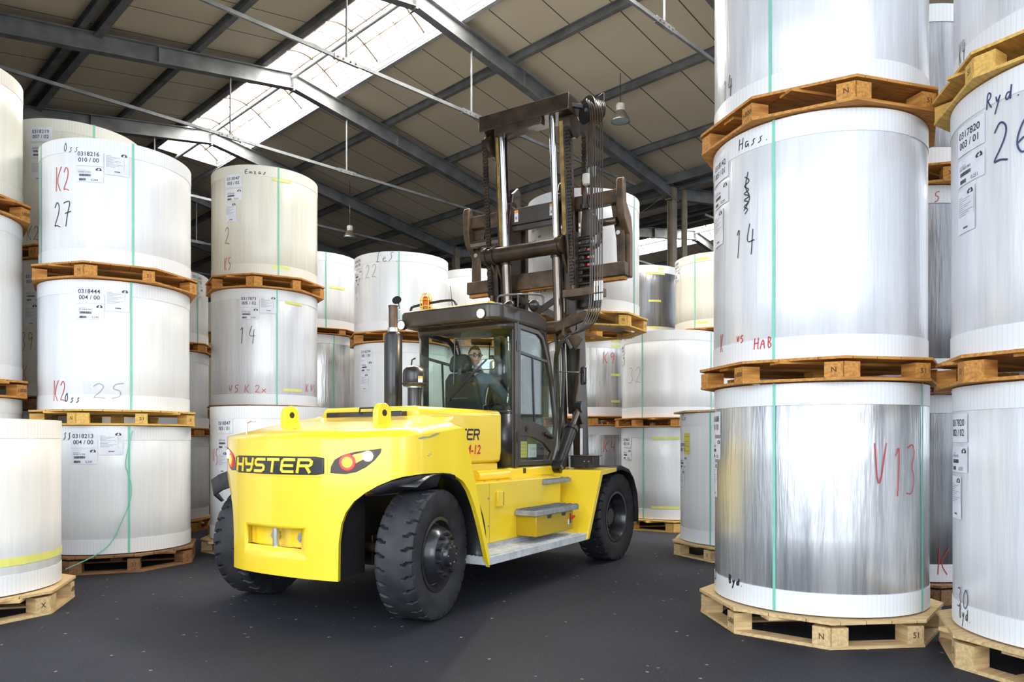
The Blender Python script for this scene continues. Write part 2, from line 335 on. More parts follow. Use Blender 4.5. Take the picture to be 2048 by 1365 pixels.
def stroke2d(s, h, wd, pen, slant=.12, jitter=1):
    """handwriting as flat ribbons -> verts, faces"""
    V = []; Fc = []; x = 0; rnd = random.Random(s)
    for ch in s:
        for pl in HW.get(ch, []):
            P = [Vector((x+(a+slant*b)*wd+rnd.uniform(-.03, .03)*wd*jitter, b*h, 0)) for a, b in pl]
            if len(P) > 2:
                for _ in range(2):
                    Q = [P[0]]
                    for i in range(len(P)-1): Q += [P[i].lerp(P[i+1], .25), P[i].lerp(P[i+1], .75)]
                    Q.append(P[-1]); P = Q
            else:
                P = [P[0].lerp(P[1], t/5) for t in range(6)]
            o = len(V); k = len(P)
            for i, p in enumerate(P):
                d = P[min(i+1, k-1)]-P[max(i-1, 0)]
                nn = Vector((-d.y, d.x, 0)).normalized()*pen/2 if d.length > 0 else Vector((0, pen/2, 0))
                V += [(p.x+nn.x, p.y+nn.y), (p.x-nn.x, p.y-nn.y)]
            Fc += [(o+2*i, o+2*i+1, o+2*i+3, o+2*i+2) for i in range(k-1)]
        x += wd*(1.15 if ch != ' ' else .7)
    return V, Fc
def rect2d(x0, y0, x1, y1, n=6):
    V = []; Fc = []
    for i in range(n+1):
        x = x0+(x1-x0)*i/n; V += [(x, y0), (x, y1)]
    Fc = [(2*i, 2*i+2, 2*i+3, 2*i+1) for i in range(n)]
    return V, Fc
# ------------------------------------------------------------------ the hall
AA = radians(44.5)
E1 = Vector((sin(AA), cos(AA), 0)); E2 = Vector((-cos(AA), sin(AA), 0))     # across the bays, along the ridge
def W(s, w_, z=0): return E1*s+E2*w_+Vector((0, 0, z))
SR = 9.43; ZR = EYE+.956*SR; SL = .17; HALF = 9.9
def zraf(s):                                       # underside line of the rafters, two equal bays
    return ZR-SL*abs(s-SR) if s < SR+HALF else ZR-SL*abs(s-(SR+2*HALF))
W0, W1 = -1.5, 42.0
FRAMES = [2.1, 7.1, 12.14, 17.2, 22.15, 27.2, 32.2, 37.2]
def struct(o): o['kind'] = 'structure'; return o
hall = Matrix.Rotation(atan2(E2.y, E2.x)-pi/2, 4, 'Z')     # local x = E1, y = E2
def hb(o): o.matrix_world = hall; return o
m = MB(); m.box(-40, 60, -30, 70, -.2, 0); struct(m.build('floor', 'floor', ang=0))
# roof slopes
RT = .62
def slope(sa, sb):
    m = MB(); za, zb = zraf(sa+1e-4)+RT, zraf(sb-1e-4)+RT
    m.add([(sa, W0, za), (sb, W0, zb), (sb, W1, zb), (sa, W1, za), (sa, W0, za+.1), (sb, W0, zb+.1), (sb, W1, zb+.1), (sa, W1, za+.1)],
          [(0,1,2,3),(4,7,6,5),(0,4,5,1),(1,5,6,2),(2,6,7,3),(3,7,4,0)])
    struct(hb(m.build('ceiling', 'roof', ang=0)))
SKA, SKB = -.80, 1.28; SKW1 = 24.6
for c in (SR, SR+2*HALF):
    slope(c-HALF-(.45 if c == SR else 0), c+SKA); slope(c+SKB, c+HALF+(.45 if c != SR else 0))
    m = MB(); za, zb = zraf(c+SKA)+RT, zraf(c+SKB)+RT
    m.add([(c+SKA, SKW1, za), (c+SKB, SKW1, zb), (c+SKB, W1, zb), (c+SKA, W1, za), (c, SKW1, zraf(c)+RT), (c, W1, zraf(c)+RT)],
          [(0, 4, 5, 3), (4, 1, 2, 5)])
    struct(hb(m.build('ceiling', 'roof', ang=0, solid=.08)))
    # barrel skylight with glazing bars
    win = struct(empty('window_%d' % (1 if c == SR else 2))); hb(win)
    m = MB(); rows = []
    za, zb = zraf(c+SKA)+RT, zraf(c+SKB)+RT
    def arch(t): return c+SKA+(SKB-SKA)*t, za+(zb-za)*t+.48*sin(pi*t)+.1
    for i in range(17):
        t = i/16; s, z = arch(t); rows.append([(s, W0, z), (s, SKW1, z)])
    m.grid(rows); m.build('pane', 'sky', win)
    k = 0; wv = W0
    while wv < SKW1:
        g = MB(); g.tube([(arch(i/12)[0], wv, arch(i/12)[1]-.035) for i in range(13)], .014 if k % 3 else .026, 6); g.build('glazing_bar', 'rust' if k % 3 else 'brown', win)
        wv += .62; k += 1
    for t in (.30, .62, .80):
        g = MB(); s, z = arch(t); g.bar((s, W0, z-.03), (s, SKW1, z-.03), .045, .05); g.build('glazing_bar', 'rust', win)
    for s_, z_ in ((c+SKA, za), (c+SKB, zb)):
        g = MB(); g.box(s_-.02, s_+.02, W0, SKW1, z_-.12, z_+.15); g.build('window_frame', 'steelb', win)
    g = MB(); g.prism([(arch(i/12)) for i in range(13)]+[(c+SKB, zb-.1), (c+SKA, za-.1)], lambda a, b, d: (a, d, b), SKW1, SKW1+.05); g.build('window_frame', 'steel', win)
    # ridge pipe under the glass
    g = MB(); g.cyl((c, W0, ZR+.30), (c, SKW1+3, ZR+.30), .055, n=12); struct(hb(g.build('ridge_purlin', 'steelb')))
# purlins (I sections lying on the rafters), each its own member
for c in (SR, SR+2*HALF):
    for ds in (-9.6, -7.25, -4.85, -2.45, SKA-.02, SKB+.02, 2.95, 5.3, 7.9, 9.7):
        s = c+ds; z = zraf(s)+RT
        g = MB(); g.ibeam((s, W0, z), (s, W1, z), .12, .20, .014)
        if ds == -4.85 : g.ibeam((s+.32, W0, z+.02), (s+.32, W1, z+.02), .16, .26, .014)
        struct(hb(g.build('purlin', 'steelb' if ds == SKB+.02 else 'steel')))
# portal frames
for i, wf in enumerate(FRAMES):
    for c in (SR, SR+2*HALF):
        for sg in (-1, 1):
            g = MB(); a = (c, wf, ZR+.40); b = (c+sg*HALF, wf, ZR-SL*HALF+.40)
            g.ibeam(a, b, .20, .40, .022)
            g.bar((c+sg*.012, wf, ZR+.42), (c+sg*.012, wf, ZR-.06), .24, .02, up=(1,0,0))
            for q in (3.3, 6.6):
                g.box(c+sg*q-.006, c+sg*q+.006, wf-.09, wf+.09, ZR-SL*q+.02, ZR-SL*q+.38)
            struct(hb(g.build('rafter', 'steel')))
        # tie with its hangers
        g = MB(); zt = 8.86
        g.bar((c-7.95, wf, zt), (c+7.95, wf, zt), .05, .07)
        for q in (-1.63, 1.63): g.box(c+q-.28, c+q+.28, wf-.035, wf+.035, zt-.05, zt+.05)
        t = struct(hb(g.build('tie_rod', 'steel')))
        for q in (-1.63, 1.63):
            g = MB(); g.cyl((c+q, wf, zt+.05), (c+q, wf, ZR-SL*1.63+.02), .022, n=8)
            for e in (-.2, -.08, .08, .2): g.cyl((c+q+e, wf-.055, zt), (c+q+e, wf+.055, zt), .018, n=6)
            h = g.build('hanger', 'steel', t)
    for s in (SR-HALF-.05, SR+HALF, SR+3*HALF):
        if s < 0 and wf < 9: continue            # the wide doorway the picture is taken from
        g = MB(); zc = ZR-SL*HALF
        g.box(s-.12, s+.12, wf-.10, wf-.08, 0, zc); g.box(s-.12, s+.12, wf+.08, wf+.10, 0, zc); g.box(s-.01, s+.01, wf-.08, wf+.08, 0, zc)
        g.box(s-.20, s+.20, wf-.12, wf+.12, zc-.03, zc)
        g.box(s-.12, s+.12, wf-.10, wf+.10, zc, zc+.36)
        struct(hb(g.build('column', 'columnsteel')))
    if i == 2:
        g = MB(); g.cyl((SR+HALF+.45, wf-.15, 0), (SR+HALF+.45, wf-.15, zc+.35), .09, n=16); struct(hb(g.build('drain_pipe', 'columnsteel')))
        g = MB(); g.cyl((SR+HALF-.25, wf+.1, zc+.1), (SR+HALF-.9, wf+4.6, zc-2.1), .012, n=6); struct(hb(g.build('wind_brace', 'steel')))
# valley gutter between the bays
g = MB(); zc = ZR-SL*HALF
g.box(SR+HALF-.35, SR+HALF+.35, W0, W1, zc+.52, zc+.58); g.box(SR+HALF-.37, SR+HALF-.33, W0, W1, zc+.36, zc+.62); g.box(SR+HALF+.33, SR+HALF+.37, W0, W1, zc+.36, zc+.62)
struct(hb(g.build('valley_gutter', 'steel')))
# outer walls
def wall(name, poly, fn, d0, d1):
    m = MB(); m.prism(poly, fn, d0, d1); return struct(hb(m.build(name, 'wall', ang=0)))
ze = ZR-SL*HALF+RT
wall('wall_left', [(9.3, 0), (W1, 0), (W1, ze), (W0, ze), (W0, 7.6), (9.3, 7.6)], lambda a, b, d: (d, a, b), SR-HALF-.4, SR-HALF-.25)
wall('wall_right', [(W0, 0), (W1, 0), (W1, ze), (W0, ze)], lambda a, b, d: (d, a, b), SR+3*HALF+.25, SR+3*HALF+.4)
wall('wall_back', [(SR-HALF-.4, 0), (SR+3*HALF+.4, 0), (SR+3*HALF+.4, ze), (SR+2*HALF, ZR+RT), (SR+HALF, ze), (SR, ZR+RT), (SR-HALF-.4, ze)],
     lambda a, b, d: (a, d, b), W1, W1+.15)
# bay lamps hung from the roof
def bay_lamp(x, y, z, label):
    t = tag(empty('bay_lamp', (x, y, z)), label, 'lamp', 'bell-shaped bay lamps')
    s = Vector((x, y, 0)).dot(E1); top = zraf(s)+RT-z-.02
    g = MB(); g.lathe([(.225, 0), (.228, .02), (.215, .06), (.17, .15), (.13, .21), (.11, .25), (.105, .25), (.16, .15), (.20, .06), (.215, .02)], 32); g.build('reflector', 'lampbell', t)
    g = MB(); g.lathe([(0, .0), (.12, -.004), (.215, .012)], 32); g.build('lamp_glass', 'lampglass', t)
    g = MB(); g.lathe([(0, .25), (.10, .25), (.105, .27), (.105, .40), (.085, .43), (0, .43)], 24); g.box(-.04, .04, -.112, -.10, .30, .38); g.build('housing', 'lampcap', t)
    g = MB(); g.cyl((0, 0, .43), (0, 0, top), .008, n=6); g.build('cable', 'black', t)
bay_lamp(2.60, 17.5, 9.18, 'bell-shaped bay lamp hanging near the top of the mast')
bay_lamp(-5.55, 25.0, 8.45, 'bell-shaped bay lamp hanging above the rolls, right of the stack marked 2')

# ------------------------------------------------------------------ pallets
PH = .19
def oct_pts(r): return [(r*cos(pi/8+i*pi/4), r*sin(pi/8+i*pi/4)) for i in range(8)]    # flats face x and y
def clip_oct(x0, x1, ap):
    """board x0..x1 clipped by the octagon of apothem ap -> polygon"""
    def half(x):
        x = abs(x); k = ap*math.tan(pi/8)
        return ap if x <= k else ap*sqrt(2)-x
    ks = [-ap*math.tan(pi/8), ap*math.tan(pi/8)]
    xs = [x0]+[k for k in ks if x0 < k < x1]+[x1]
    return [(x, -half(x)) for x in xs]+[(x, half(x)) for x in reversed(xs)]
AP = .90; RV = AP/cos(pi/8)
def pallet_meshes(mat):
    r = {}; rnd = random.Random(mat)
    g = MB(); n = 9; wb = 2*AP/n
    for i in range(n):
        a = -AP+i*wb; g.prism(clip_oct(a+.003, a+wb-.003, AP), lambda a_, b_, d: (a_, b_, d), PH-.022+rnd.uniform(-.001, .001), PH)
    r['deck'] = g.mesh('top_deck', mat, 0)
    g = MB(); n = 0
    for s in (-.55, 0, .55):
        g.box(-.86 if s == 0 else -.72, .86 if s == 0 else .72, s-.07, s+.07, PH-.044, PH-.0225)
    r['bearer'] = g.mesh('bearer', mat, 0)
    g = MB(); P = oct_pts(RV-.01); Q = oct_pts(RV-.16)
    for i in range(8):
        j = (i+1) % 8; e = .0015*(i % 2)
        g.prism([P[i], P[j], Q[j], Q[i]], lambda a_, b_, d: (a_, b_, d), 0+e, .022+e)
    g.box(-.8, .8, -.06, .06, 0.004, .020)
    r['bottom'] = g.mesh('bottom_deck', mat, 0)
    g = MB(); P = oct_pts(1)
    g.box(-.15, 0, -.065, .065, .0235, PH-.044)
    r['block'] = g.mesh('block', mat, 0)
    g = MB(); g.box(-.07, .07, -.07, .07, .021, PH-.044); r['cblock'] = g.mesh('block', mat, 0)
    return r
PM = {k: pallet_meshes(k) for k in ('wood', 'woodyellow', 'woodpale', 'wooddark')}
STAMPS = ['51', 'N', 'I-800', 'X']
def stamp_mesh(t):
    V, Fc = text2d(t, .055, 0, .001); w_ = max(v[0] for v in V)
    g = MB(); g.add([(.0015, v[0]-w_/2, v[1]-.02) for v in V], Fc); return g.mesh('stamp', 'stamp', 0)
SM = [stamp_mesh(t) for t in STAMPS]
def pallet(x, y, z, rot, mat, h, R, label, stamps=True):
    t = tag(empty('wooden_pallet', (x, y, z), rot), label, 'pallet', 'octagonal wooden pallets under the rolls')
    k = R/.845; t.scale = (k, k, h/PH)
    p = PM[mat]
    for nm, key in (('top_deck', 'deck'), ('bearer', 'bearer'), ('bottom_deck', 'bottom')): obj(nm, p[key], t)
    for i in range(8):
        a = pi/8+i*pi/4; 
        # two faces meet at the vertex: block squared to one side, like the sawn originals
        b = obj('block', p['block'], t, ((AP-.012)*cos(a-pi/8)-(AP*math.tan(pi/8)-.075)*sin(a-pi/8), (AP-.012)*sin(a-pi/8)+(AP*math.tan(pi/8)-.075)*cos(a-pi/8), 0), a-pi/8)
        if stamps: obj('stamp', SM[(i*3+int(abs(x)*10)) % 4], b, (0, 0, .085))
        if i % 2 == 0:
            b = obj('block', p['block'], t, ((AP-.012)*cos(a-pi/8)+(AP*math.tan(pi/8)-.075)*sin(a-pi/8), (AP-.012)*sin(a-pi/8)-(AP*math.tan(pi/8)-.075)*cos(a-pi/8), 0), a-pi/8)
    obj('block', p['cblock'], t)
    return t

# ------------------------------------------------------------------ rolls
class Roll:
    def __init__(s, x, y, R, z0, z1, mat, label, cream=False, group='wrapped paper rolls stacked in the hall'):
        s.x, s.y, s.R, s.z0, s.z1 = x, y, R, z0, z1; H = z1-z0; s.H = H
        n = 128; g = MB(); c = .006
        g.lathe([(0, 0), (R-c, 0), (R, c), (R, H*.33), (R, H*.66), (R, H-c), (R-c, H), (.09, H), (.09, H-.12), (0, H-.12)], n)
        s.o = g.build('paper_roll', mat, loc=(x, y, z0), ang=50); tag(s.o, label, 'paper roll', group)
        for a, b in ((.0, .17), (H-.17, H)):
            g = MB(); g.lathe([(R+.0005, a+.002), (R+.004, a+.002), (R+.004, b-.001), (R+.0005, b-.001)], n)
            g.build('edge_band', 'bandwarmlit' if cream else 'band', s.o, ang=50)
    def hit(s, u, v=None):
        """where the sight line through image column u meets the roll: angle about its axis, and height for row v"""
        d = Vector(((u-1024)/F, 1.0)); a = d.dot(d); b = -2*(d.x*s.x+d.y*s.y); c = s.x**2+s.y**2-s.R**2
        D = b*b-4*a*c
        t = (-b-sqrt(D))/(2*a) if D > 0 else -b/(2*a)
        ang = atan2(d.y*t-s.y, d.x*t-s.x)
        return ang, (None if v is None else EYE+(HOR-v)/F*t-s.z0)
    def wrap(s, V, Fc, ang, z, off): 
        R = s.R+off; return [(R*cos(ang+x/R), R*sin(ang+x/R), z+y) for x, y in V]
    def patch(s, name, mat, V, Fc, ang, z, off, parent=None):
        g = MB(); g.add(s.wrap(V, Fc, ang, z, off), Fc); return g.build(name, mat, parent or s.o, ang=0, weld=False)
    def write(s, txt, u, v, h, wd=None, pen=.011, mat='pen', slant=.12):
        ang, z = s.hit(u, v); V, Fc = stroke2d(txt, h, wd or h*.55, pen, slant)
        z = max(.06 if 'y' in txt else .01, min(z, s.H-h)); s.patch('handwriting', mat, V, Fc, ang, z, .0062)
    def strap(s, u, top=None, over=True):
        ang, _ = s.hit(u)
        g = MB(); R = s.R+.0075; hw = .011
        pts = [(R, .001), (R, s.H*.5), (R, s.H+.004), (R-.04, s.H+.006), (.3, s.H+.006)]
        rows = [[(r*cos(ang)-k*hw*sin(ang), r*sin(ang)+k*hw*cos(ang), z) for r, z in pts] for k in (-1, 1)]
        g.grid(rows); g.build('strap', 'strap', s.o, ang=0, solid=.0015)
    def tape(s, u0, u1, v, h=.045):
        a0, z = s.hit(u0, v); a1, _ = s.hit(u1, v); V, Fc = rect2d(0, -h/2, (a1-a0)*s.R, h/2, 8)
        z = max(h/2+.005, min(z, s.H-h/2-.005))
        s.patch('tape', 'tape', V, Fc, a0, z, .0055)
    def sheet(s, ang, z, x0, y0, w_, h, texts=(), bars=(), logo=None, lines=(), mat='paper'):
        """one printed sheet, x0,y0 its upper left from the anchor"""
        V, Fc = rect2d(x0, y0-h, x0+w_, y0, 8); p = s.patch('label_sheet', mat, V, Fc, ang, z, .0058)
        g = MB()
        for t, sz, tx, ty in texts:
            V, Fc = text2d(t, sz, 0, .0008 if sz > .05 else 0); g.add(s.wrap([(a+x0+tx, b+y0-ty) for a, b in V], Fc, ang, z, .0072), Fc)
        if texts: g.build('printed_text', 'ink', p, ang=0, weld=False)
        if bars:
            g = MB(); rnd = random.Random(3)
            for bx, by, bw, bh in bars:
                x = bx
                while x < bx+bw:
                    q = rnd.uniform(.003, .007); V, Fc = rect2d(x+x0, y0-by-bh, x+x0+q, y0-by, 1); g.add(s.wrap(V, Fc, ang, z, .0072), Fc); x += q+rnd.uniform(.001, .003)
            g.build('barcode', 'ink', p, ang=0, weld=False)
        if logo:
            lx, ly = logo; g = MB()
            V = [(0, 0), (.028, 0), (.016, .014), (.034, .022), (.026, .034), (.0, .018)]; V2 = [(.03, 0), (.062, 0), (.062, .016), (.046, .034), (.036, .03), (.046, .012)]
            for q in (V, V2): g.add(s.wrap([(a+x0+lx, b+y0-ly) for a, b in q], None, ang, z, .0072), [tuple(range(6))])
            g.build('logo', 'ink', p, ang=0, weld=False)
        if lines:
            g = MB()
            for bx, by, bw, bh in lines:
                V, Fc = rect2d(bx+x0, y0-by-bh, bx+bw+x0, y0-by, 2); g.add(s.wrap(V, Fc, ang, z, .0072), Fc)
            g.build('fine_print', 'ink2', p, ang=0, weld=False)
    def label(s, u, v, n1, n2, kind='tall', k=1.0, val='0,244'):
        ang, z = s.hit(u, v); w_ = .30*k
        s.sheet(ang, z, 0, 0, w_, .20*k, [(n1, .068*k, .022*k, .085*k), (n2, .068*k, .030*k, .155*k)])
        small = [(n1+' '+n2[:3], .026*k, .03*k, .075*k), (val, .034*k, .17*k, .165*k)]
        gap = .005 if kind == 'wide' else .03
        s.sheet(ang, z, 0, -.20*k-gap, w_, .18*k, small, [(.04*k, .09*k, .13*k, .026*k), (.04*k, .14*k, .075*k, .026*k)], (.22*k, .045*k), [(.03*k, .045*k, .08*k, .004)])
        ln = [(.02*k, (.05+.014*i)*k, (.05+.13*((i*37) % 10)/10)*k, .004*k) for i in range(10)]+[(.02*k, .05*k, .002, .14*k), (.2*k, .05*k, .002, .14*k)]
        if kind == 'wide': s.sheet(ang, z, w_+.012, -.01, .25*k, .27*k, (), [(.10*k, .225*k, .06*k, .012*k)], (.17*k, .045*k), ln)
        elif kind == 'tall': s.sheet(ang, z, 0, -.44*k, .21*k, .30*k, (), [(.08*k, .26*k, .05*k, .012*k)], (.13*k, .045*k), ln)

def axis(ul, ur, R=.845):
    a1 = math.atan((ul-1024)/F); a2 = math.atan((ur-1024)/F); h = (a2-a1)/2; rho = R/sin(h); c = (a1+a2)/2
    return rho*sin(c), rho*cos(c)
def pol(rho, deg): return rho*sin(radians(deg)), rho*cos(radians(deg))
PREV = {}
def stack(xy, rolls, rot=0.0, R=.845, base=.20, where=''):
    """rolls: (z0, z1, material, label, pallet label, pallet wood[, cream]) from the floor up"""
    x, y = xy; zt = 0; out = []
    for i, r in enumerate(rolls):
        z0, z1, mat, lb, pl, pw = r[:6]
        pallet(x, y, zt+(.009 if i else 0), rot+i*.09, pw, z0-zt-.011, R, pl, stamps=(y < 11))
        ro = Roll(x+random.Random(lb).uniform(-.012, .012), y, R, z0, z1, mat, lb, cream=(len(r) > 6 and r[6])); out.append(ro); zt = z1
    return out
PA = 'wooden pallet '
# --- near right
A = stack((2.62, 6.29), [
 (.22, 1.983, 'metal', 'silver film-wrapped roll marked V13 in red, at the bottom of the near right stack', 'octagonal pallet on the floor under the silver roll marked V13', 'woodpale'),
 (2.17, 4.03, 'semi', 'large white roll with a black scribble above 14 and red K V5 HAB', 'octagonal pallet between the V13 roll and the white scribbled roll above it', 'wood'),
 (4.225, 6.0, 'semi', 'topmost roll of the near right stack, marked 14, cut by the picture top', 'octagonal pallet under the topmost roll of the near right stack', 'wood')], rot=radians(6))
a1, a2, a3 = A
a1.label(1427, 826, '0316588', '001 / 01', val='0,252'); a1.write('V13', 1744, 994, .40, .13, .008, 'penred'); a1.write('13', 1428, 1154, .13, .08, .014); a1.write('Byd.', 1458, 1166, .07, .045, .014)
a1.strap(1549); a1.strap(1843)
a2.label(1431, 330, '0318142', '005 / 01'); a2.write('Hass.', 1478, 303, .09, .055, .008); a2.write('#', 1482, 432, .30, .12, .008); a2.write('14', 1468, 520, .25, .11, .008)
a2.write('K', 1441, 706, .15, .06, .009, 'penred'); a2.write('V5', 1474, 688, .06, .035, .009, 'penred'); a2.write('HAB', 1508, 700, .09, .05, .009, 'penred'); a2.strap(1548)
a3.write('14', 1447, 206, .18, .07, .010); a3.strap(1541)
# --- far right edge
B = stack((3.97, 4.95), [
 (.24, 1.92, 'semi', 'silver-white roll marked 30 and Byd., bottom of the stack at the right picture edge', 'octagonal pallet on the floor under the roll marked 30', 'woodpale'),
 (2.12, 3.91, 'semi', 'white roll marked 26 and Ryd. at the right picture edge', 'octagonal pallet between the roll marked 30 and the roll marked 26', 'wood'),
 (4.10, 5.9, 'semi', 'topmost roll at the right picture edge, marked K4, cut by the picture corner', 'octagonal pallet under the topmost roll at the right picture edge', 'woodyellow')], rot=radians(22))
b1, b2, b3 = B
b1.label(1907, 830, '0317820', '002 / 02', val='0,251'); b1.write('30', 1916, 1212, .14, .08, .010, 'penblue'); b1.write('Byd.', 1920, 1245, .10, .04, .008)
b2.label(1918, 262, '0317820', '003 / 01', val='0,251'); b2.write('26', 1984, 332, .27, .13, .012, 'penblue'); b2.write('Ryd.', 1972, 222, .11, .06, .010, 'penblue')
b3.write('K4', 1919, 133, .15, .05, .008)
# --- in the gap behind them
Cc = stack((4.08, 7.75), [
 (.20, 1.97, 'metaldark', 'dark silver roll on the floor, in the gap behind the V13 roll', 'pallet on the floor in the gap behind the V13 roll', 'wooddark'),
 (2.15, 3.96, 'metaldark', 'dark silver roll at middle height in the gap behind the two right stacks', 'pallet under the middle dark roll in the gap between the right stacks', 'wooddark'),
 (4.15, 5.68, 'metaldark', 'topmost dark roll in the gap between the two right stacks', 'pallet under the topmost dark roll in the gap between the right stacks', 'wood')], rot=.3)
Cc[0].write('K', 1868, 1150, .25, .14, .009, 'penred'); Cc[1].write('5', 1866, 405, .1, .06, .008, 'penred')
# --- narrow blueish roll left of the near right stack
D = stack(pol(10.4, 17.6), [(.20, 1.90, 'white', 'pale blue-white roll with a yellow label and a wooden lid, left of the V13 roll', 'pale pallet on the floor under the lidded roll', 'woodpale')], rot=.45)
d1 = D[0]; d1.strap(1421); d1.write('K2x', 1364, 838, .09, .05, .008)
ang, z = d1.hit(1369, 867); d1.sheet(ang, z, 0, 0, .15, .28, mat='label_yellow', lines=[(.01, .04+.065*i, .13, .008) for i in range(4)])
d1.label(1362, 882, '0320971', '008 / 01', k=.9)
g = MB(); P = oct_pts(.95); g.prism(P, lambda a, b, d: (a, b, d), 0, .024)
for i in range(5): g.box(-.6+i*.28, -.5+i*.28, -.66, .66, .0245, .028)
tag(g.build('wooden_board', 'woodpale', loc=(d1.x, d1.y, 1.909)), 'thin octagonal wooden lid lying on the pale blue-white roll with the yellow label', 'board')
# --- E: marked 32
E = stack(pol(13.4, 12.15), [
 (.20, 1.76, 'white', 'white roll with a green strap on the floor, right of the front wheel', 'pallet on the floor right of the front wheel', 'woodyellow'),
 (1.93, 3.4, 'white', 'white roll marked 32 in black, right of the mast', 'pallet under the white roll marked 32', 'wood')], rot=.25)
E[0].label(1247, 873, '0319601', '002 / 01', 'wide0'); E[0].strap(1287); E[0].tape(1302, 1360, 877); E[0].tape(1302, 1360, 1015)
E[1].write('Markus', 1248, 680, .09, .06, .008); E[1].write('32', 1257, 768, .28, .16, .008, 'pengrey'); E[1].write('#', 1242, 770, .3, .09, .007, 'pengrey'); E[1].strap(1285); E[1].strap(1422); E[1].label(1243, 693, '0319601', '002 / 02', 'wide0', .9)
Fs = stack((4.25, 15.1), [
 (.20, 1.75, 'white', 'white roll on the floor behind the stack marked 32', 'pallet on the floor behind the stack marked 32', 'wood'),
 (1.95, 3.56, 'white', 'white roll at middle height behind the stack marked 32', 'pallet at middle height behind the stack marked 32', 'wood'),
 (3.76, 5.24, 'cream', 'cream topmost roll with yellow tape, above and behind the roll marked 32', 'pallet under the cream taped roll above the roll marked 32', 'wood', True)], rot=.1)
f3 = Fs[2]; f3.strap(1390); f3.tape(1392, 1418, 520); f3.tape(1392, 1418, 646); f3.label(1351, 527, '0318907', '004 / 01', 'wide0'); f3.write('68', 1351, 652, .14, .08, .008, 'pengrey')
G = stack(pol(17, 10.15), [
 (.20, 1.8, 'metaldark', 'silver roll on the floor at the far end, behind the load', 'pallet on the floor at the far end, behind the load', 'wood'),
 (2.0, 3.65, 'metaldark', 'silver roll at middle height at the far end, behind the load', 'pallet at middle height at the far end, behind the load', 'wood'),
 (3.85, 5.36, 'metaldark', 'silver topmost roll with strips of yellow tape, right of the lifted load', 'pallet under the silver taped roll right of the load', 'wood')])
g3 = G[2]
for u0, u1, v in ((1315, 1328, 538), (1292, 1330, 547), (1297, 1322, 602), (1298, 1320, 655)): g3.tape(u0, u1, v)
I_ = stack(pol(14.8, 6.2), [
 (.20, 1.81, 'metal', 'silver roll marked k4 on the floor, behind the front fender', 'pallet on the floor behind the front fender', 'wood'),
 (2.0, 3.47, 'metal', 'silver roll marked kg in red, second from the floor right of the mast', 'pallet between the two silver rolls right of the mast', 'wood'),
 (3.64, 5.0, 'white', 'white roll third from the floor, hidden behind the lifted load', 'pallet seen just below the lifted load, on the silver roll marked kg', 'wood')], rot=.2)
I_[0].write('k4'.upper(), 1204, 905, .22, .13, .010, 'penred'); I_[1].write('K9', 1203, 727, .22, .13, .010, 'penred')
for v in (683, 692, 750, 803): I_[1].tape(1222, 1240, v)
# --- left of the mast
K = stack(pol(13.5, -8.6), [
 (.20, 1.55, 'white', 'white roll on the floor behind the cab, under the roll numbered 0316294', 'pallet on the floor behind the cab', 'wood'),
 (1.75, 3.22, 'white', 'white roll numbered 0316294, behind the exhaust', 'pallet under the roll numbered 0316294', 'wood'),
 (3.42, 4.78, 'white', 'white roll marked 22, above and behind the exhaust', 'pallet under the roll marked 22', 'wood')], rot=.15)
K[2].label(711, 520, '0316293', '014 / 00'); K[2].write('LeS.', 752, 525, .17, .10, .008); K[2].write('22', 730, 558, .24, .13, .008, 'pengrey'); K[2].strap(798)
K[1].label(722, 698, '0316294', '001 / 00')
L_ = stack(pol(15.5, -15.1), [
 (.20, 1.55, 'metal', 'silver roll on the floor behind the middle left stack', 'pallet on the floor behind the middle left stack', 'wood'),
 (1.75, 3.6, 'metal', 'silver roll right of the roll marked 14, second from the floor', 'pallet under the silver roll right of the roll marked 14', 'wood'),
 (3.73, 5.21, 'semi', 'pearly topmost roll with a yellow tape strip, between the rolls marked 2 and 22', 'pallet under the pearly roll between those marked 2 and 22', 'wood')], rot=.35)
L_[2].strap(652); L_[2].tape(659, 690, 574); L_[1].strap(668)
Nn = stack(pol(17, -2.8), [
 (.20, 1.75, 'white', 'white roll on the floor at the far end behind the cab', 'pallet on the floor at the far end behind the cab', 'wood'),
 (1.95, 3.6, 'white', 'white roll at middle height at the far end behind the cab', 'pallet at middle height at the far end behind the cab', 'wood'),
 (3.8, 5.34, 'white', 'white topmost roll at the far end, seen left of the carriage', 'pallet under the far white roll left of the carriage', 'wood')])
# --- middle left
M_ = stack((-4.15, 12.3), [
 (.20, 1.9, 'white', 'white roll on the floor under the roll marked 14, hidden by the roll in front', 'pallet on the floor of the middle left stack', 'wood'),
 (2.1, 3.93, 'semi', 'pearly roll marked 14 with red V5 K 2x at its foot', 'dark pallet under the pearly roll marked 14', 'wooddark'),
 (4.15, 5.87, 'cream', 'cream roll marked 2, topmost of the middle left stack', 'orange pallet under the cream roll marked 2', 'wood', True)], rot=.35)
m3 = M_[2]; m3.label(452, 352, '0318347', '003 / 02', val='0,241'); m3.write('Emzas', 489, 348, .07, .06, .010); m3.write('2', 449, 490, .28, .12, .008); m3.write('K5', 448, 542, .2, .07, .009, 'penred'); m3.strap(557); m3.tape(545, 583, 358); m3.tape(545, 580, 534)
m2 = M_[1]; m2.label(480, 590, '0317873', '005 / 02', 'wide', val='0,245'); m2.write('14', 475, 688, .28, .14, .009); m2.write('V5 K 2x', 457, 786, .12, .09, .010, 'penred'); m2.write('K V5', 610, 784, .13, .08, .010, 'penred'); m2.strap(554); m2.tape(570, 604, 605); m2.tape(566, 604, 780)
M1 = stack(pol(11.07, -18.1), [(.20, 2.0, 'white', 'white roll numbered 0318347 003 / 01, behind the counterweight', 'pallet behind the left rear wheel', 'woodpale')], rot=.1)
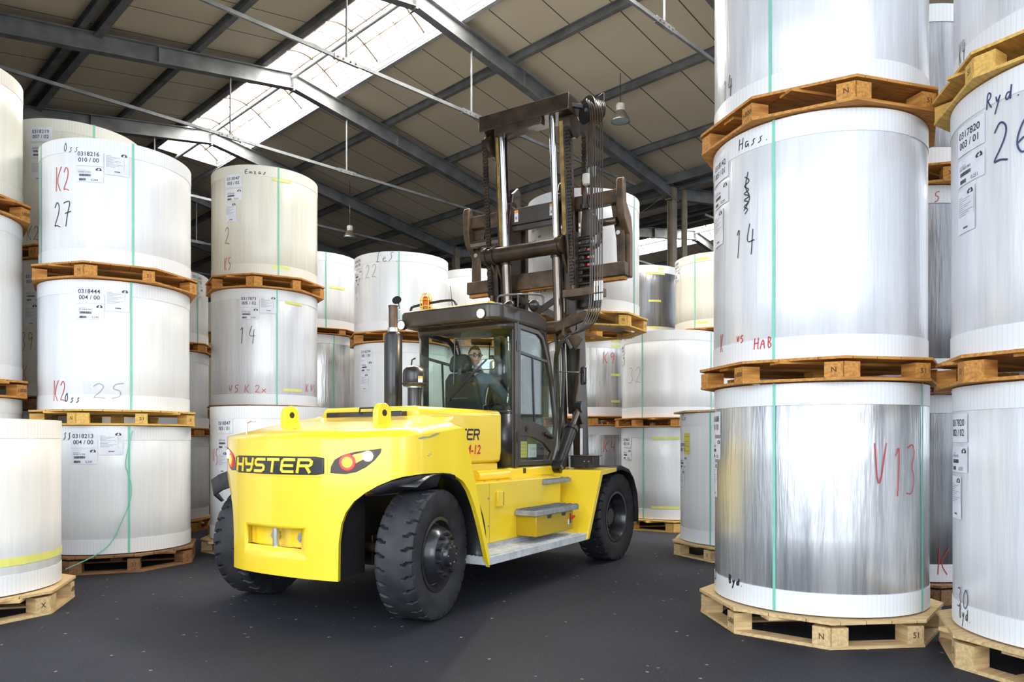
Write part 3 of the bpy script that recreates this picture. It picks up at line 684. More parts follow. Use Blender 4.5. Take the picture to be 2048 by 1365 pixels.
M1[0].label(436, 838, '0318347', '003 / 01'); M1[0].write('V5', 426, 930, .22, .08, .009, 'penred')
# --- slivers between the left and middle stacks
O_ = stack((-6.2, 12.72), [
 (.20, 1.6, 'white', 'white roll on the floor just right of the left front stack', 'pallet on the floor just right of the left front stack', 'wood'),
 (1.75, 3.04, 'white', 'white roll peeping out second from the floor, right of the left front stack', 'pallet under the second roll peeping out right of the left front stack', 'wood'),
 (3.2, 4.4, 'white', 'small white topmost roll peeping out right of the left front stack', 'pallet under the topmost roll peeping out right of the left front stack', 'wood')])
O_[2].label(383, 545, '0318601', '001 / 02', 'wide0'); O_[2].strap(395)
P_ = stack(pol(17, -20.55), [
 (.20, 1.73, 'cream', 'cream roll on the floor in the gap between the left and middle stacks', 'pallet on the floor in the gap between the left and middle stacks', 'wood', True),
 (1.86, 3.57, 'cream', 'shiny cream roll in the gap, second from the floor', 'pallet under the shiny cream roll in the gap', 'wooddark', True),
 (3.78, 4.4, 'white', 'short white roll on top in the gap left of the roll marked 14', 'pallet under the short white roll in the gap', 'wood')])
# --- left front stack
S_ = stack((-5.0, 9.25), [
 (.22, 1.71, 'white', 'white roll numbered 0318213 with a loose green strap, bottom of the left stack', 'brown pallet on the floor under the roll numbered 0318213', 'wooddark'),
 (1.9, 3.4, 'white', 'white roll numbered 0318444, marked 25, in the middle of the left stack', 'yellow pallet under the roll numbered 0318444', 'woodyellow'),
 (3.59, 5.03, 'white', 'white roll numbered 0318216, marked 27, topmost of the left stack', 'orange pallet under the roll marked 27', 'wood')], rot=.35)
s1, s2, s3 = S_
s3.label(152, 297, '0318216', '010 / 00', 'wide'); s3.write('Oss', 127, 306, .11, .06, .007); s3.write('K2', 110, 384, .28, .1, .009, 'penred'); s3.write('27', 108, 456, .30, .11, .010); s3.strap(266); s3.strap(83)
s2.label(153, 572, '0318444', '004 / 00', 'wide', val='0,245'); s2.write('K2', 106, 803, .24, .09, .009, 'penred'); s2.write('Oss', 129, 806, .11, .06, .010); s2.write('25', 182, 797, .18, .16, .008, 'pengrey'); s2.strap(262)
s1.label(142, 862, '0318213', '004 / 00', 'wide', val='0,245'); s1.write('ss', 127, 874, .16, .05, .010); s1.strap(258)
g = MB(); R = s1.R+.02                                               # loose strap end
def sp(u, v, off=.0):
    a, z = s1.hit(u, v); return ((R+off)*cos(a), (R+off)*sin(a), z)
pts = [sp(264, 862), sp(259, 880, .02), sp(248, 930, .03), sp(257, 950, .01), sp(263, 980, .02), sp(257, 1012, .0), sp(243, 1042, .04), sp(225, 1085, .05), sp(200, 1108, .10)]
a, z = s1.hit(150, 1135); pts += [((s1.R+.25)*cos(a+.05), (s1.R+.25)*sin(a+.05), -.12)]
g.tube(pts, .006, 5, smooth=2); g.build('strap', 'strap', s1.o)
Q_ = stack((-6.45, 10.85), [
 (.20, 1.95, 'cream', 'cream roll on the floor behind the left stack', 'pallet on the floor behind the left stack', 'wooddark', True),
 (2.15, 4.02, 'cream', 'cream roll marked 39, behind the left stack', 'pallet under the cream roll marked 39', 'wooddark', True),
 (4.21, 5.96, 'cream', 'cream roll numbered 0318219, rising behind the roll marked 27', 'pallet under the cream roll numbered 0318219', 'wood', True)], rot=.2)
Q_[2].label(62, 255, '0318219', '007 / 02'); Q_[2].strap(188); Q_[2].write('K2-3', 52, 482, .2, .1, .007); Q_[1].label(50, 545, '0318219', '007 / 01'); Q_[1].write('39', 42, 702, .26, .1, .008); Q_[1].write('K', 44, 760, .2, .1, .008, 'penred')
# --- far left edge
T2 = stack((-6.58, 8.3), [
 (.20, 2.02, 'white', 'white roll on the floor at the left picture edge, behind the short front roll', 'pallet on the floor at the left picture edge, behind the short front roll', 'wood'),
 (2.23, 4.08, 'white', 'white roll second from the floor at the left picture edge', 'pallet under the second roll at the left picture edge', 'wood'),
 (4.29, 5.72, 'cream', 'cream topmost roll at the left picture edge', 'pallet under the topmost roll at the left picture edge', 'wood', True)], rot=.5)
T1 = stack((-5.05, 6.58), [(.22, 1.73, 'white', 'white roll with a yellow tape band standing alone at the lower left picture edge', 'brown pallet under the single roll at the lower left', 'woodpale')], rot=.3)
t1 = T1[0]; t1.tape(-60, 124, 1135, .07)
# ------------------------------------------------------------------ the forklift (local x forward, y left; r = distance to the right)
HD = radians(32.0)
TRK = tag(empty('forklift_truck', (-1.64, 6.90, 0), pi/2-HD), 'large yellow forklift truck with black mast carrying a paper roll', 'forklift')
def T(x, r, z): return Vector((x, -r, z))
def B3(g, x0, x1, r0, r1, z0, z1, M=None): return g.box(x0, x1, -r1, -r0, z0, z1, M)
def part(g, name, mat, parent=None, **k): return g.build(name, mat, parent or TRK, **k)

# --- counterweight: curved rear skin, wheel arches, side fins
def rx(r): return -.80+.327*r*r
half = [(-.80,0,.40,1.55), (rx(.2),.2,.398,1.55), (rx(.4),.4,.392,1.55), (rx(.55),.55,.387,1.55), (rx(.66),.66,.382,1.55), (rx(.665),.665,.70,1.55), (rx(.685),.685,.85,1.552), (rx(.72),.72,.95,1.553),
        (rx(.78),.78,1.04,1.555), (rx(.86),.86,1.11,1.56), (rx(.95),.95,1.17,1.565), (rx(1.05),1.05,1.22,1.57), (rx(1.12),1.12,1.245,1.57), (-.33,1.165,1.255,1.575), (-.2,1.19,1.265,1.59), (-.05,1.205,1.265,1.605),
        (.08,1.22,1.255,1.62), (.18,1.235,1.23,1.635), (.26,1.25,1.19,1.645), (.30,1.253,1.16,1.645), (.36,1.262,1.085,1.43), (.42,1.27,.97,1.215), (.48,1.278,.82,1.0), (.54,1.286,.64,.785), (.60,1.295,.43,.57), (.625,1.30,.37,.45)]
full = [(x, -r, a, b) for x, r, a, b in reversed(half[1:])]+half
def off(i, d):
    x, r = full[i][:2]; p = full[max(i-1, 0)]; q = full[min(i+1, len(full)-1)]
    tx, tr = q[0]-p[0], q[1]-p[1]; l = sqrt(tx*tx+tr*tr); return x-tr/l*-d*-1*-1 if False else x+d*(tr/l), r-d*(tx/l)
g = MB(); NV = 8; outer = []; inner = []
for i, (x, r, za, zb) in enumerate(full):
    ix, ir = off(i, .05)
    outer.append([T(x, r, za+(zb-za)*j/NV) for j in range(NV+1)]); inner.append([T(ix, ir, za+(zb-za)*j/NV) for j in range(NV+1)])
n = len(full); k = NV+1; vs_ = [p for r_ in outer for p in r_]+[p for r_ in inner for p in r_]; fs = []
o2 = n*k
for i in range(n-1):
    for j in range(NV): fs += [(i*k+j, (i+1)*k+j, (i+1)*k+j+1, i*k+j+1), (o2+i*k+j, o2+i*k+j+1, o2+(i+1)*k+j+1, o2+(i+1)*k+j)]
    fs += [(i*k, o2+i*k, o2+(i+1)*k, (i+1)*k), (i*k+NV, (i+1)*k+NV, o2+(i+1)*k+NV, o2+i*k+NV)]
for i in (0, n-1):
    for j in range(NV): fs.append((i*k+j, i*k+j+1, o2+i*k+j+1, o2+i*k+j))
# hitch pocket is cut out of the skin by a boolean
g.add(vs_, fs)
cw = part(g, 'counterweight', 'yellow', ang=28)
g = MB(); B3(g, -1.0, -.62, -.34, .34, .64, .80); cut = g.build('cutter', 'yellow')
cm = cw.modifiers.new('b', 'BOOLEAN'); cm.operation = 'DIFFERENCE'; cm.object = cut; cm.solver = 'EXACT'
bpy.context.view_layer.update(); dg = bpy.context.evaluated_depsgraph_get()
cut.parent = TRK; bpy.context.view_layer.update(); dg = bpy.context.evaluated_depsgraph_get()
nm = bpy.data.meshes.new_from_object(cw.evaluated_get(dg)); cw.modifiers.clear(); cw.data = nm; bpy.data.objects.remove(cut)
# sloping top
g = MB(); top = []
idx = [i for i, q in enumerate(full) if q[0] <= .305]
cr = {}
def crest(r, x):
    a = max(-1, min(1, r/1.15))
    if x < -.34: return T(.30, .62*a, 1.765)
    t = (x+.34)/.64; s = 1 if r > 0 else -1
    return T(.30+.12*t, s*(.62+.46*0*t), 1.765+.02*t)
rim = [T(full[i][0], full[i][1], full[i][3]) for i in idx]; cst = [crest(full[i][1], full[i][0]) for i in idx]
rows = []
for a, b in zip(rim, cst): rows.append([a, a.lerp(b, .33)+Vector((0,0,.012)), a.lerp(b, .66)+Vector((0,0,.014)), b])
g.grid(rows)
ht = part(g, 'top_cover', 'yellow', ang=24, solid=.02)
g = MB()                                                     # shoulders behind the fins, up to the hood
for s in (-1, 1):
    g.add([T(.30, s*1.253, 1.645), T(.42, s*.62, 1.785), T(1.0, s*.62, 1.80), T(.62, s*.75, 1.6)], [(0,1,2,3)])
part(g, 'shoulder_panel', 'yellow', solid=.02)
# name plate with raised letters
def on_rear(a, z, d=0): x = rx(a); n_ = Vector((-1, .654*a)); n_.normalize(); return T(x+n_.x*d, a+n_.y*d, z)
g = MB()
def rrect(x0, x1, z0, z1, c, n=5):
    P = []
    for cx, cz, a0 in ((x1-c, z1-c, 0), (x0+c, z1-c, 90), (x0+c, z0+c, 180), (x1-c, z0+c, 270)):
        for i in range(n): a = radians(a0+90*i/(n-1)); P.append((cx+c*cos(a), cz+c*sin(a)))
    return P
def curved_plate(x0, x1, z0, z1, d0, d1, n=16):
    g = MB(); rows = []
    for i in range(n+1):
        a = x0+(x1-x0)*i/n; e = .012 if i in (0, n) else 0
        rows.append([on_rear(a, z0+e, d0), on_rear(a, z0+e, d1), on_rear(a, z1-e, d1), on_rear(a, z1-e, d0)])
    g.grid(rows); g.add(rows[0], [(0,1,2,3)]); g.add(rows[-1], [(0,1,2,3)]); return g
fr = part(curved_plate(-.59, .575, 1.243, 1.427, -.004, .004), 'name_plate_rim', 'yellow')
npl = part(curved_plate(-.565, .55, 1.258, 1.410, -.002, .012), 'name_plate', 'black', bevel=.004)
# letters drawn as thick strokes: squared, slanted capitals
LT = {'H':[[(0,0),(0,1)],[(1,0),(1,1)],[(0,.5),(1,.5)]],'Y':[[(0,1),(.12,.55),(1,.55)],[(1,1),(.9,.12),(.75,0),(.35,0)]],'S':[[(1,1),(.2,1),(0,.88),(0,.62),(.15,.5),(.85,.5),(1,.38),(1,.12),(.8,0),(0,0)]],
 'T':[[(0,1),(1,1)],[(.5,1),(.5,0)]],'E':[[(1,1),(.15,1),(0,.85),(0,.15),(.15,0),(1,0)],[(0,.5),(.9,.5)]],'R':[[(0,0),(0,1),(.8,1),(1,.85),(1,.62),(.85,.5),(0,.5)],[(.6,.5),(.95,0)]]}
def letters(word, a0, z0, wl, h, pitch, pen, fn, d, sl=.18):
    g = MB()
    for i, ch in enumerate(word):
        for pl in LT[ch]:
            P = [(a0+i*pitch+(u+0)*wl+sl*v*h, z0+v*h) for u, v in pl]
            k = len(P); L = []; Rr = []
            for j, p in enumerate(P):
                q0 = P[max(j-1, 0)]; q1 = P[min(j+1, k-1)]
                d0 = Vector((p[0]-q0[0], p[1]-q0[1])); d1 = Vector((q1[0]-p[0], q1[1]-p[1]))
                d0 = (d0 if d0.length else d1).normalized(); d1 = (d1 if d1.length else d0).normalized()
                n_ = Vector((-(d0+d1).y, (d0+d1).x)).normalized(); m_ = pen/2/max(.5, n_.dot(Vector((-d0.y, d0.x))))
                e = Vector(p)-(d0*pen*.45 if j == 0 else Vector((0,0)))+(d1*pen*.45 if j == k-1 else Vector((0,0)))
                L.append(e+n_*m_); Rr.append(e-n_*m_)
            for j in range(k-1):
                q = [L[j], Rr[j], Rr[j+1], L[j+1]]
                g.add([fn(a, z, d0_) for d0_ in (d, d+.010) for a, z in q], [(0,1,2,3),(7,6,5,4),(0,4,5,1),(1,5,6,2),(2,6,7,3),(3,7,4,0)])
    return g
part(letters('HYSTER', -.515, 1.283, .118, .100, .166, .024, on_rear, .010), 'lettering', 'yellow', npl, ang=0, weld=False)
# tail lamps in their smoked pods
for s in (-1, 1):
    pod = [(.60,1.275), (.605,1.33), (.635,1.385), (.70,1.425), (.80,1.452), (.98,1.478), (.972,1.44), (.93,1.38), (.87,1.325), (.80,1.285), (.72,1.268)]
    g = MB(); g.prism([(s*a, z) for a, z in pod], lambda a, z, d: on_rear(a, z, d), -.01, .006)
    lp = part(g, 'tail_lamp', 'darklens', bevel=.003)
    def disc(a, z, r, mat, nm, d0=.006, d1=.014):
        p0 = on_rear(a, z, d0); p1 = on_rear(a, z, d1); g = MB(); g.cyl(p0, p1, r, r*.92, 24); return part(g, nm, mat, lp)
    disc(s*.735, 1.365, .068, 'lampred', 'red_lens'); disc(s*.735, 1.365, .045, 'lamporange', 'orange_lens', .014, .017); disc(s*.885, 1.415, .042, 'lampwhite', 'white_lens')
# hitch pocket, pin and bolts
g = MB(); B3(g, -.66, -.62, -.36, .36, .62, .82); B3(g, -.752, -.62, -.36, -.34, .62, .82); B3(g, -.752, -.62, .34, .36, .62, .82); B3(g, -.755, -.62, -.34, .34, .80, .815); B3(g, -.76, -.62, -.34, .34, .625, .64)
hp = part(g, 'hitch_pocket', 'yellow')
g = MB(); g.cyl(T(-.76, .03, .62), T(-.76, .03, .80), .028, n=16); g.cyl(T(-.76, .03, .80), T(-.76, .03, .815), .035, n=16); part(g, 'hitch_pin', 'bolt', hp)
for r in (-.06, .27): g = MB(); g.cyl(T(-.66, r, .72), T(-.70, r, .72), .042, n=20); g.cyl(T(-.70, r, .72), T(-.72, r, .72), .025, n=6); part(g, 'bolt', 'bolt', hp)
# lifting lugs
for s in (-1, 1):
    g = MB(); P = [(-.15, 1.64), (.02, 1.68), (.02, 1.80)]+[(-.065+.085*cos(radians(a)), 1.80+.085*sin(radians(a))) for a in range(15, 180, 15)]+[(-.15, 1.80)]
    P = [(-.15, 1.63), (.03, 1.68)]+[(-.06+.09*cos(radians(a)), 1.79+.09*sin(radians(a))) for a in range(0, 181, 15)]
    g.prism(P, lambda a, b, d: T(a, d, b), s*.60-.03, s*.60+.03)
    lg = part(g, 'lifting_lug', 'yellow', bevel=.006)
    g = MB(); g.cyl(T(-.06, s*.6-.033, 1.79), T(-.06, s*.6+.033, 1.79), .03, n=16); part(g, 'eye_hole', 'black', lg)
g = MB(); g.tube([T(-.55, -.62, 1.60), T(-.55, -.62, 1.70), T(-.50, -.62, 1.72), T(-.48, -.58, 1.72)], .008, 6); part(g, 'hood_catch', 'bolt')
# scratches on the paint
g = MB(); g.add([on_rear(1.10+.0*i, 1.56, .001) for i in range(0)], [])
sc = [(.12+.0, 1.60)]
V = [T(x, 1.20+.04*0+(x+.2)*.11+.006, z) for x, z in ((-.42+.12, 1.545), (-.22, 1.55), (-.10, 1.575), (.02, 1.60), (-.05, 1.56), (-.16, 1.54), (-.24, 1.53))]
# --- engine hood
g = MB(); P = rrect(.95, 1.86, 1.30, 1.874, .06)
g = MB(); g.prism([(-.62, 1.30), (.62, 1.30), (.64, 1.42), (.64, 1.83), (.60, 1.874), (-.60, 1.874), (-.64, 1.83), (-.64, 1.42)], lambda a, b, d: T(d, a, b), .40, 1.86)
hd = part(g, 'engine_hood', 'yellow', bevel=.035, seg=3)
g = MB(); B3(g, .32, .78, -.50, .50, 1.76, 1.825)
part(g, 'hood_grille', 'black', bevel=.01)
g = MB(); g.tube([T(.30, -.02, 1.80), T(.31, -.02, 1.86), T(.31, .16, 1.86), T(.30, .16, 1.80)], .010, 6)
part(g, 'grab_handle', 'black', hd)
def side_text(word_mesh, x, z, r, mat, nm, parent):
    V, Fc = word_mesh; g = MB(); g.add([T(x+a, r, z+b) for a, b in V], Fc); return g.build(nm, mat, parent, ang=0, weld=False)
part(letters('HYSTER', .71, 1.555, .09, .10, .120, .021, lambda a, z, d: T(a, .64+d*.15, z), .001), 'lettering', 'ink', hd, ang=0, weld=False)
side_text(text2d('H16XM-12', .135, .2, .003), .82, 1.40, .642, 'penred', 'model_number', hd)
g = MB(); B3(g, 1.0, 1.84, -.60, .60, 1.12, 1.30); part(g, 'hood_skirt', 'yellow', bevel=.02)
g = MB(); g.cyl(T(1.25, .70, 1.17), T(1.86, .70, 1.17), .06); part(g, 'side_pipe', 'yellow')
# exhaust and air intake
g = MB(); g.lathe([(0, 0), (.095, 0), (.10, .01), (.10, .90), (.085, .93), (.05, .94), (0, .94)], 28)
ex = part(g, 'exhaust_silencer', 'black', loc=T(1.19, -.365, 1.80))
g = MB(); g.lathe([(0, .93), (.05, .93), (.05, 1.22), (.054, 1.22), (.054, 1.24), (.045, 1.24), (.045, .95)], 24); part(g, 'tail_pipe', 'rust', ex)
g = MB(); g.lathe([(.053, .945), (.060, .945), (.060, .99), (.053, .99)], 24); part(g, 'pipe_clamp', 'bolt', ex)
g = MB(); Mx = Matrix.Translation((.02, -.035, 1.30)) @ Matrix.Rotation(radians(-62), 4, 'Y') @ Matrix.Rotation(radians(20), 4, 'X'); g.lathe([(0, -.004), (.052, -.004), (.052, .004), (0, .004)], 24, Mx)
g.bar((.05, -.05, 1.20), (.04, -.04, 1.28), .02, .012); part(g, 'rain_flap', 'black', ex)
g = MB(); g.lathe([(0, 0), (.075, 0), (.075, .27), (.07, .28)], 24); ai = part(g, 'air_intake', 'black', loc=T(1.155, -.03, 1.86))
g = MB(); g.lathe([(.05, .27), (.12, .265), (.128, .28), (.128, .40), (.12, .44), (.09, .475), (.04, .49), (0, .49)], 32); g.lathe([(.128, .285), (.135, .29), (.135, .30), (.128, .305)], 32); part(g, 'intake_cap', 'black', ai)
g = MB(); g.lathe([(.079, .25), (.081, .25), (.081, .27), (.079, .27)], 24); part(g, 'hose_clamp', 'bolt', ai)
g = MB(); a = radians(-35+180)
g.add([Vector((.131*cos(t), .131*sin(t), z)) for z in (.29, .37) for t in (radians(-100), radians(-112), radians(-124))], [(0,1,4,3),(1,2,5,4)]); part(g, 'warning_sticker', 'paper', ai, ang=0)
g = MB(); g.add([Vector((.132*cos(t), .132*sin(t), z)) for z in (.345, .37) for t in (radians(-100), radians(-112), radians(-124))], [(0,1,4,3),(1,2,5,4)]); part(g, 'warning_sticker', 'warn', ai, ang=0)
# --- chassis
g = MB(); B3(g, -.62, -.30, -.62, .62, .40, 1.30); part(g, 'counterweight_core', 'black')
g = MB(); B3(g, -.35, 3.9, -.42, .42, .42, 1.05); B3(g, .6, 2.6, -.6, .6, .42, 1.0); part(g, 'chassis', 'black', bevel=.02)
g = MB(); g.cyl(T(0, -.86, .56), T(0, .86, .56), .09); B3(g, -.13, .13, -.55, .55, .43, .70); g.cyl(T(-.17, -.7, .60), T(-.17, .7, .60), .045)
for s in (-1, 1): g.cyl(T(0, s*.80, .36), T(0, s*.80, .78), .075); g.bar(T(-.17, s*.45, .60), T(-.10, s*.82, .60), .06, .05)
part(g, 'steer_axle', 'brown', bevel=.008)
g = MB(); g.cyl(T(3.71, -.8, .56), T(3.71, .8, .56), .16); g.cyl(T(3.71, -.22, .56), T(3.71, .22, .56), .24); part(g, 'drive_axle', 'brown')
for s in (-1, 1):
    # body side panels with a lip on top
    g = MB(); g.prism([(.66, .50), (2.64, .50), (2.68, 1.12), (.50, 1.12)], lambda a, b, d: T(a, d, b), s*.60, s*.95)
    sp_ = part(g, 'side_panel', 'yellow', bevel=.012)
    if s == 1:
        g = MB()
        for x in (1.14,): g.box(x, x+.003, -.951, -.9505, .5, 1.11)
        part(g, 'panel_joint', 'black', sp_, ang=0)
        for x, z in ((1.12, .96), (1.12, .68)): g = MB(); g.cyl(T(x, .95, z), T(x, .958, z), .010, n=8); part(g, 'bolt', 'bolt', sp_)
        g = MB(); B3(g, 1.26, 1.37, .95, .975, .86, 1.02); part(g, 'latch', 'yellow', sp_, bevel=.006); g = MB(); B3(g, 1.375, 1.395, .95, .962, .87, 1.01); part(g, 'latch_slot', 'black', sp_)
        for x in (.8, 1.0, 1.25, 1.5, 1.75): g = MB(); g.cyl(T(x, .82, 1.12), T(x, .82, 1.128), .013, n=8); part(g, 'bolt', 'bolt', sp_)
    # steps
    g = MB(); B3(g, .62, 2.70, .92, 1.285, .385, .455); B3(g, .66, 2.66, .90, .93, .455, .50)
    st = part(g, 'running_board', 'grating')
    g = MB()
    for i in range(7): g.box(.63, 2.69, -s*0-.96-i*.048-.012, -.96-i*.048+.012, .455, .461)
    for i in range(70):
        for j in (0, 6): x = .65+i*.029; g.box(x, x+.012, -.96-j*.048-.016, -.96-j*.048+.016, .461, .468)
    if s == -1: st.scale.y = -1
    gb = part(g, 'tread_ribs', 'grating', st, ang=0, weld=False)
    g = MB(); B3(g, 1.62, 2.60, .955, 1.225, .745, .80); s2_ = part(g, 'upper_step', 'grating', bevel=.004)
    g = MB()
    for i in range(7): g.box(1.63, 2.59, -.975-i*.038-.010, -.975-i*.038+.010, .80, .806)
    for i in range(33):
        for j in range(0, 7, 2): x = 1.64+i*.029; g.box(x, x+.012, -.975-j*.038-.014, -.975-j*.038+.014, .806, .812)
    part(g, 'tread_ribs', 'grating', s2_, ang=0, weld=False)
    g = MB(); B3(g, 2.22, 2.86, .70, .99, 1.045, 1.09); s3_ = part(g, 'top_step', 'grating', bevel=.004)
    g = MB()
    for i in range(7): g.box(2.23, 2.85, -.72-i*.04-.010, -.72-i*.04+.010, 1.09, 1.096)
    for i in range(21):
        for j in range(0, 7, 2): x = 2.24+i*.029; g.box(x, x+.012, -.72-j*.04-.014, -.72-j*.04+.014, 1.096, 1.102)
    part(g, 'tread_ribs', 'grating', s3_, ang=0, weld=False)
    g = MB(); B3(g, 1.66, 2.50, .95, 1.20, .525, .745); tb = part(g, 'tool_box', 'yellow', bevel=.008)
    if s == 1:
        for x in (1.93, 2.26):
            g = MB(); g.prism([(x-.045, .735), (x+.06, .735), (x+.045, .70), (x-.03, .70)], lambda a, b, d: T(a, d, b), 1.199, 1.203); part(g, 'box_slot', 'black', tb)
        g = MB(); B3(g, 2.415, 2.445, 1.199, 1.203, .60, .71); part(g, 'switch_slot', 'black', tb); g = MB(); g.cyl(T(2.43, 1.20, .67), T(2.43, 1.235, .67), .018, n=12); g.bar(T(2.41, 1.235, .66), T(2.46, 1.235, .68), .02, .02); part(g, 'isolator_switch', 'red', tb)
        g = MB(); B3(g, 2.37, 2.40, 1.2, 1.202, .59, .65); part(g, 'warning_sticker', 'paper', tb)
    # front fender
    fp = [(2.66, .40), (2.70, .40), (3.05, 1.155), (3.47, 1.18), (3.53, 1.14), (3.53, 1.16), (3.48, 1.20), (3.02, 1.18)]
    g = MB(); g.prism([(2.66, .39), (2.69, .39), (3.06, 1.150), (3.50, 1.175), (3.50, 1.20), (3.03, 1.178)], lambda a, b, d: T(a, d, b), s*.62 if True else 0, s*1.295)
    fd = part(g, 'front_fender', 'yellow', bevel=.010)
    g = MB(); g.prism([(2.66, .39), (2.72, .39), (3.09, 1.12), (3.50, 1.15), (3.50, 1.20), (3.03, 1.178)], lambda a, b, d: T(a, d, b), s*1.285, s*1.30); part(g, 'fender_edge', 'yellow', fd, bevel=.004)
    g = MB(); g.prism([(2.64, .50), (2.74, .50), (3.02, 1.16), (3.9, 1.16), (3.9, 1.10), (2.9, 1.05)], lambda a, b, d: T(a, d, b), s*.60, s*.64); part(g, 'inner_panel', 'yellow', fd)
    g = MB(); P = [(3.48, 1.20), (3.70, 1.215), (3.95, 1.16), (4.10, 1.05), (4.20, .88), (4.25, .65), (4.24, .45)]
    rows = [[T(x, s*q, z) for q in (.80, 1.0, 1.27, 1.285)] for x, z in P]
    for rr in rows: rr[3] = rr[3]+Vector((0, 0, -.05))
    g.grid(rows); part(g, 'rubber_mudguard', 'rubber', solid=.012)
    if s == 1:
        V = (2.98, 1.296)
        g = MB(); B3(g, 2.985, 3.075-.02, 1.300, 1.302, 1.04, 1.075) ; 
        g = MB(); B3(g, 2.93, 3.0, 1.3005, 1.302, .98, 1.06) if False else g
    # rear rubber mudguards
    g = MB(); rows = []
    wd = .30 if s == -1 else .16
    for x, r, z in ((rx(.86), .86, 1.11), (rx(1.0), 1.0, 1.19), (-.42, 1.10, 1.24), (-.2, 1.18, 1.262), (-.02, 1.20, 1.262)):
        t = s*(r-.02)
        rows.append([T(x+.03, t-s*.16, z-.02), T(x, t, z-.004), T(x+.02, t+s*wd*.5, z-.04), T(x+.04, t+s*wd, z-.10 if s == -1 else z-.12)])
    if s == -1: rows = [[p.copy() for p in q] for q in rows]; 
    if s == -1:
        g.grid(rows)
        g.grid([[rows[0][3], rows[1][3]], [T(-.33, -1.28, .93), T(-.25, -1.36, .93)]])
    else:
        g.grid([[T(rx(.9), .9, 1.13), T(rx(.86)+.15, .88, 1.09)], [T(rx(1.05), 1.03, 1.205), T(-.30, 1.0, 1.13)], [T(-.25, 1.16, 1.255), T(-.12, 1.12, 1.13)], [T(.03, 1.19, 1.25), T(-.03, 1.19, 1.15)]])
    part(g, 'rubber_mudguard', 'rubber', solid=.014)
    # wheel-well liner
    g = MB(); rows = []
    for a in range(-15, 125, 8):
        t = radians(a); rr = .70
        rows.append([T(.0+rr*cos(t)*.95, s*q, .56+rr*sin(t)) for q in (.68, 1.0, 1.235)])
    g.grid(rows); part(g, 'wheel_well_liner', 'black', solid=.012)
g = MB(); B3(g, 3.0, 3.025, .70, 1.0, 1.18, 1.20)
g = MB(); B3(g, 3.20, 3.38, .80, 1.12, 1.20, 1.345); g.bar(T(3.15, 1.0, 1.21), T(3.22, 1.05, 1.24), .03, .03); bx = part(g, 'black_box', 'black', bevel=.006)
g = MB(); B3(g, 3.18, 3.40, .78, 1.14, 1.345, 1.352); part(g, 'box_lid', 'cab', bx)
for r in (1.0, 1.06): g = MB(); g.cyl(T(3.20, r, 1.28), T(3.19, r, 1.28), .009, n=8); part(g, 'bolt', 'bolt', bx)
# sticker on the fender's sloping plate
def slope_pt(t, r, d=0): a = Vector((2.675, .39)); b = Vector((3.045, 1.165)); p = a.lerp(b, t); n_ = Vector((-(b-a).y, (b-a).x)).normalized(); p += n_*d; return T(p.x, r, p.y)
for (t0, t1, mt) in ((.84, .93, 'paper'), (.91, .93, 'warn')):
    g = MB(); g.add([slope_pt(t0, 1.13, .003), slope_pt(t0, 1.20, .003), slope_pt(t1, 1.20, .003), slope_pt(t1, 1.13, .003)], [(0,1,2,3)]); part(g, 'warning_sticker', mt, fd, ang=0)
# --- wheels
def tyre_mesh():
    g = MB(); R = .56; hw = .175; NL = 30; K = 10; n = NL*K
    prof = [(.30, .10), (.31, .125), (.34, .145), (.40, .165), (.455, .172), (.50, .172), (.53, .172), (.548, .168), (.556, .155)]
    prof = [(r, y) for r, y in prof]+[(.560, y) for y in (.145, .13, .115, .10, .085, .07, .05, .025)]
    prof = prof+[(.561, 0)]+[(r, -y) for r, y in reversed(prof)]
    rows = []
    for i in range(n):
        ph = (i/K) % 1.0; row = []
        for r, y in prof:
            q = abs(y); rr = r
            if r > .51 and q > .075:
                sh = (ph+.22*math.tanh((q-.12)*60)*.5+(.5 if y < 0 else 0)) % 1.0
                dd = min(abs(sh-.5), 1)
                if dd < .10: rr = r-.032*(1-(dd/.10)**2)*min(1, (q-.07)/.015)
            t = 2*pi*i/n; row.append(Vector((rr*cos(t), y, rr*sin(t))))
        rows.append(row)
    rows.append([p.copy() for p in rows[0]]); g.grid(rows); return g.mesh('tyre', 'rubber', 40)
TY = tyre_mesh()
def rim_mesh(kind):
    g = MB(); Ry = Matrix.Rotation(radians(90), 4, 'X')      # z of the lathe -> -y (outwards on the right side)
    if kind == 'rear': pr = [(.31, -.12), (.31, .128), (.325, .135), (.325, .145), (.295, .145), (.285, .115), (.27, .09), (.262, .09), (.25, .11), (.235, .17), (.205, .205), (.13, .212), (.10, .212)]
    else: pr = [(.31, -.12), (.31, .128), (.325, .135), (.325, .145), (.295, .145), (.285, .115), (.27, .05), (.25, -.02), (.20, -.03), (.10, -.03), (0, -.03)]
    g.lathe(pr, 48, Ry); return g.mesh('rim', 'rim', 30)
def hub_mesh(kind):
    g = MB(); Ry = Matrix.Rotation(radians(90), 4, 'X')
    if kind == 'rear': pr = [(.13, .208), (.13, .222), (.105, .235), (.10, .265), (.092, .272), (.0, .272)]
    else: pr = [(.16, -.03), (.15, .02), (.11, .03), (.10, .06), (0, .06)]
    g.lathe(pr, 32, Ry); return g.mesh('hub', 'rim', 30)
g = MB(); g.cyl((0, -.20, 0), (0, -.232, 0), .019, n=6); g.cyl((0, -.232, 0), (0, -.245, 0), .010, n=8); NUT = g.mesh('lug_nut', 'rim', 30)
g = MB(); g.cyl((0, .02, 0), (0, -.01, 0), .019, n=6); NUT2 = g.mesh('lug_nut', 'rim', 30)
g = MB(); g.cyl((0, -.270, 0), (0, -.276, 0), .007, n=8); SCR = g.mesh('screw', 'bolt', 30)
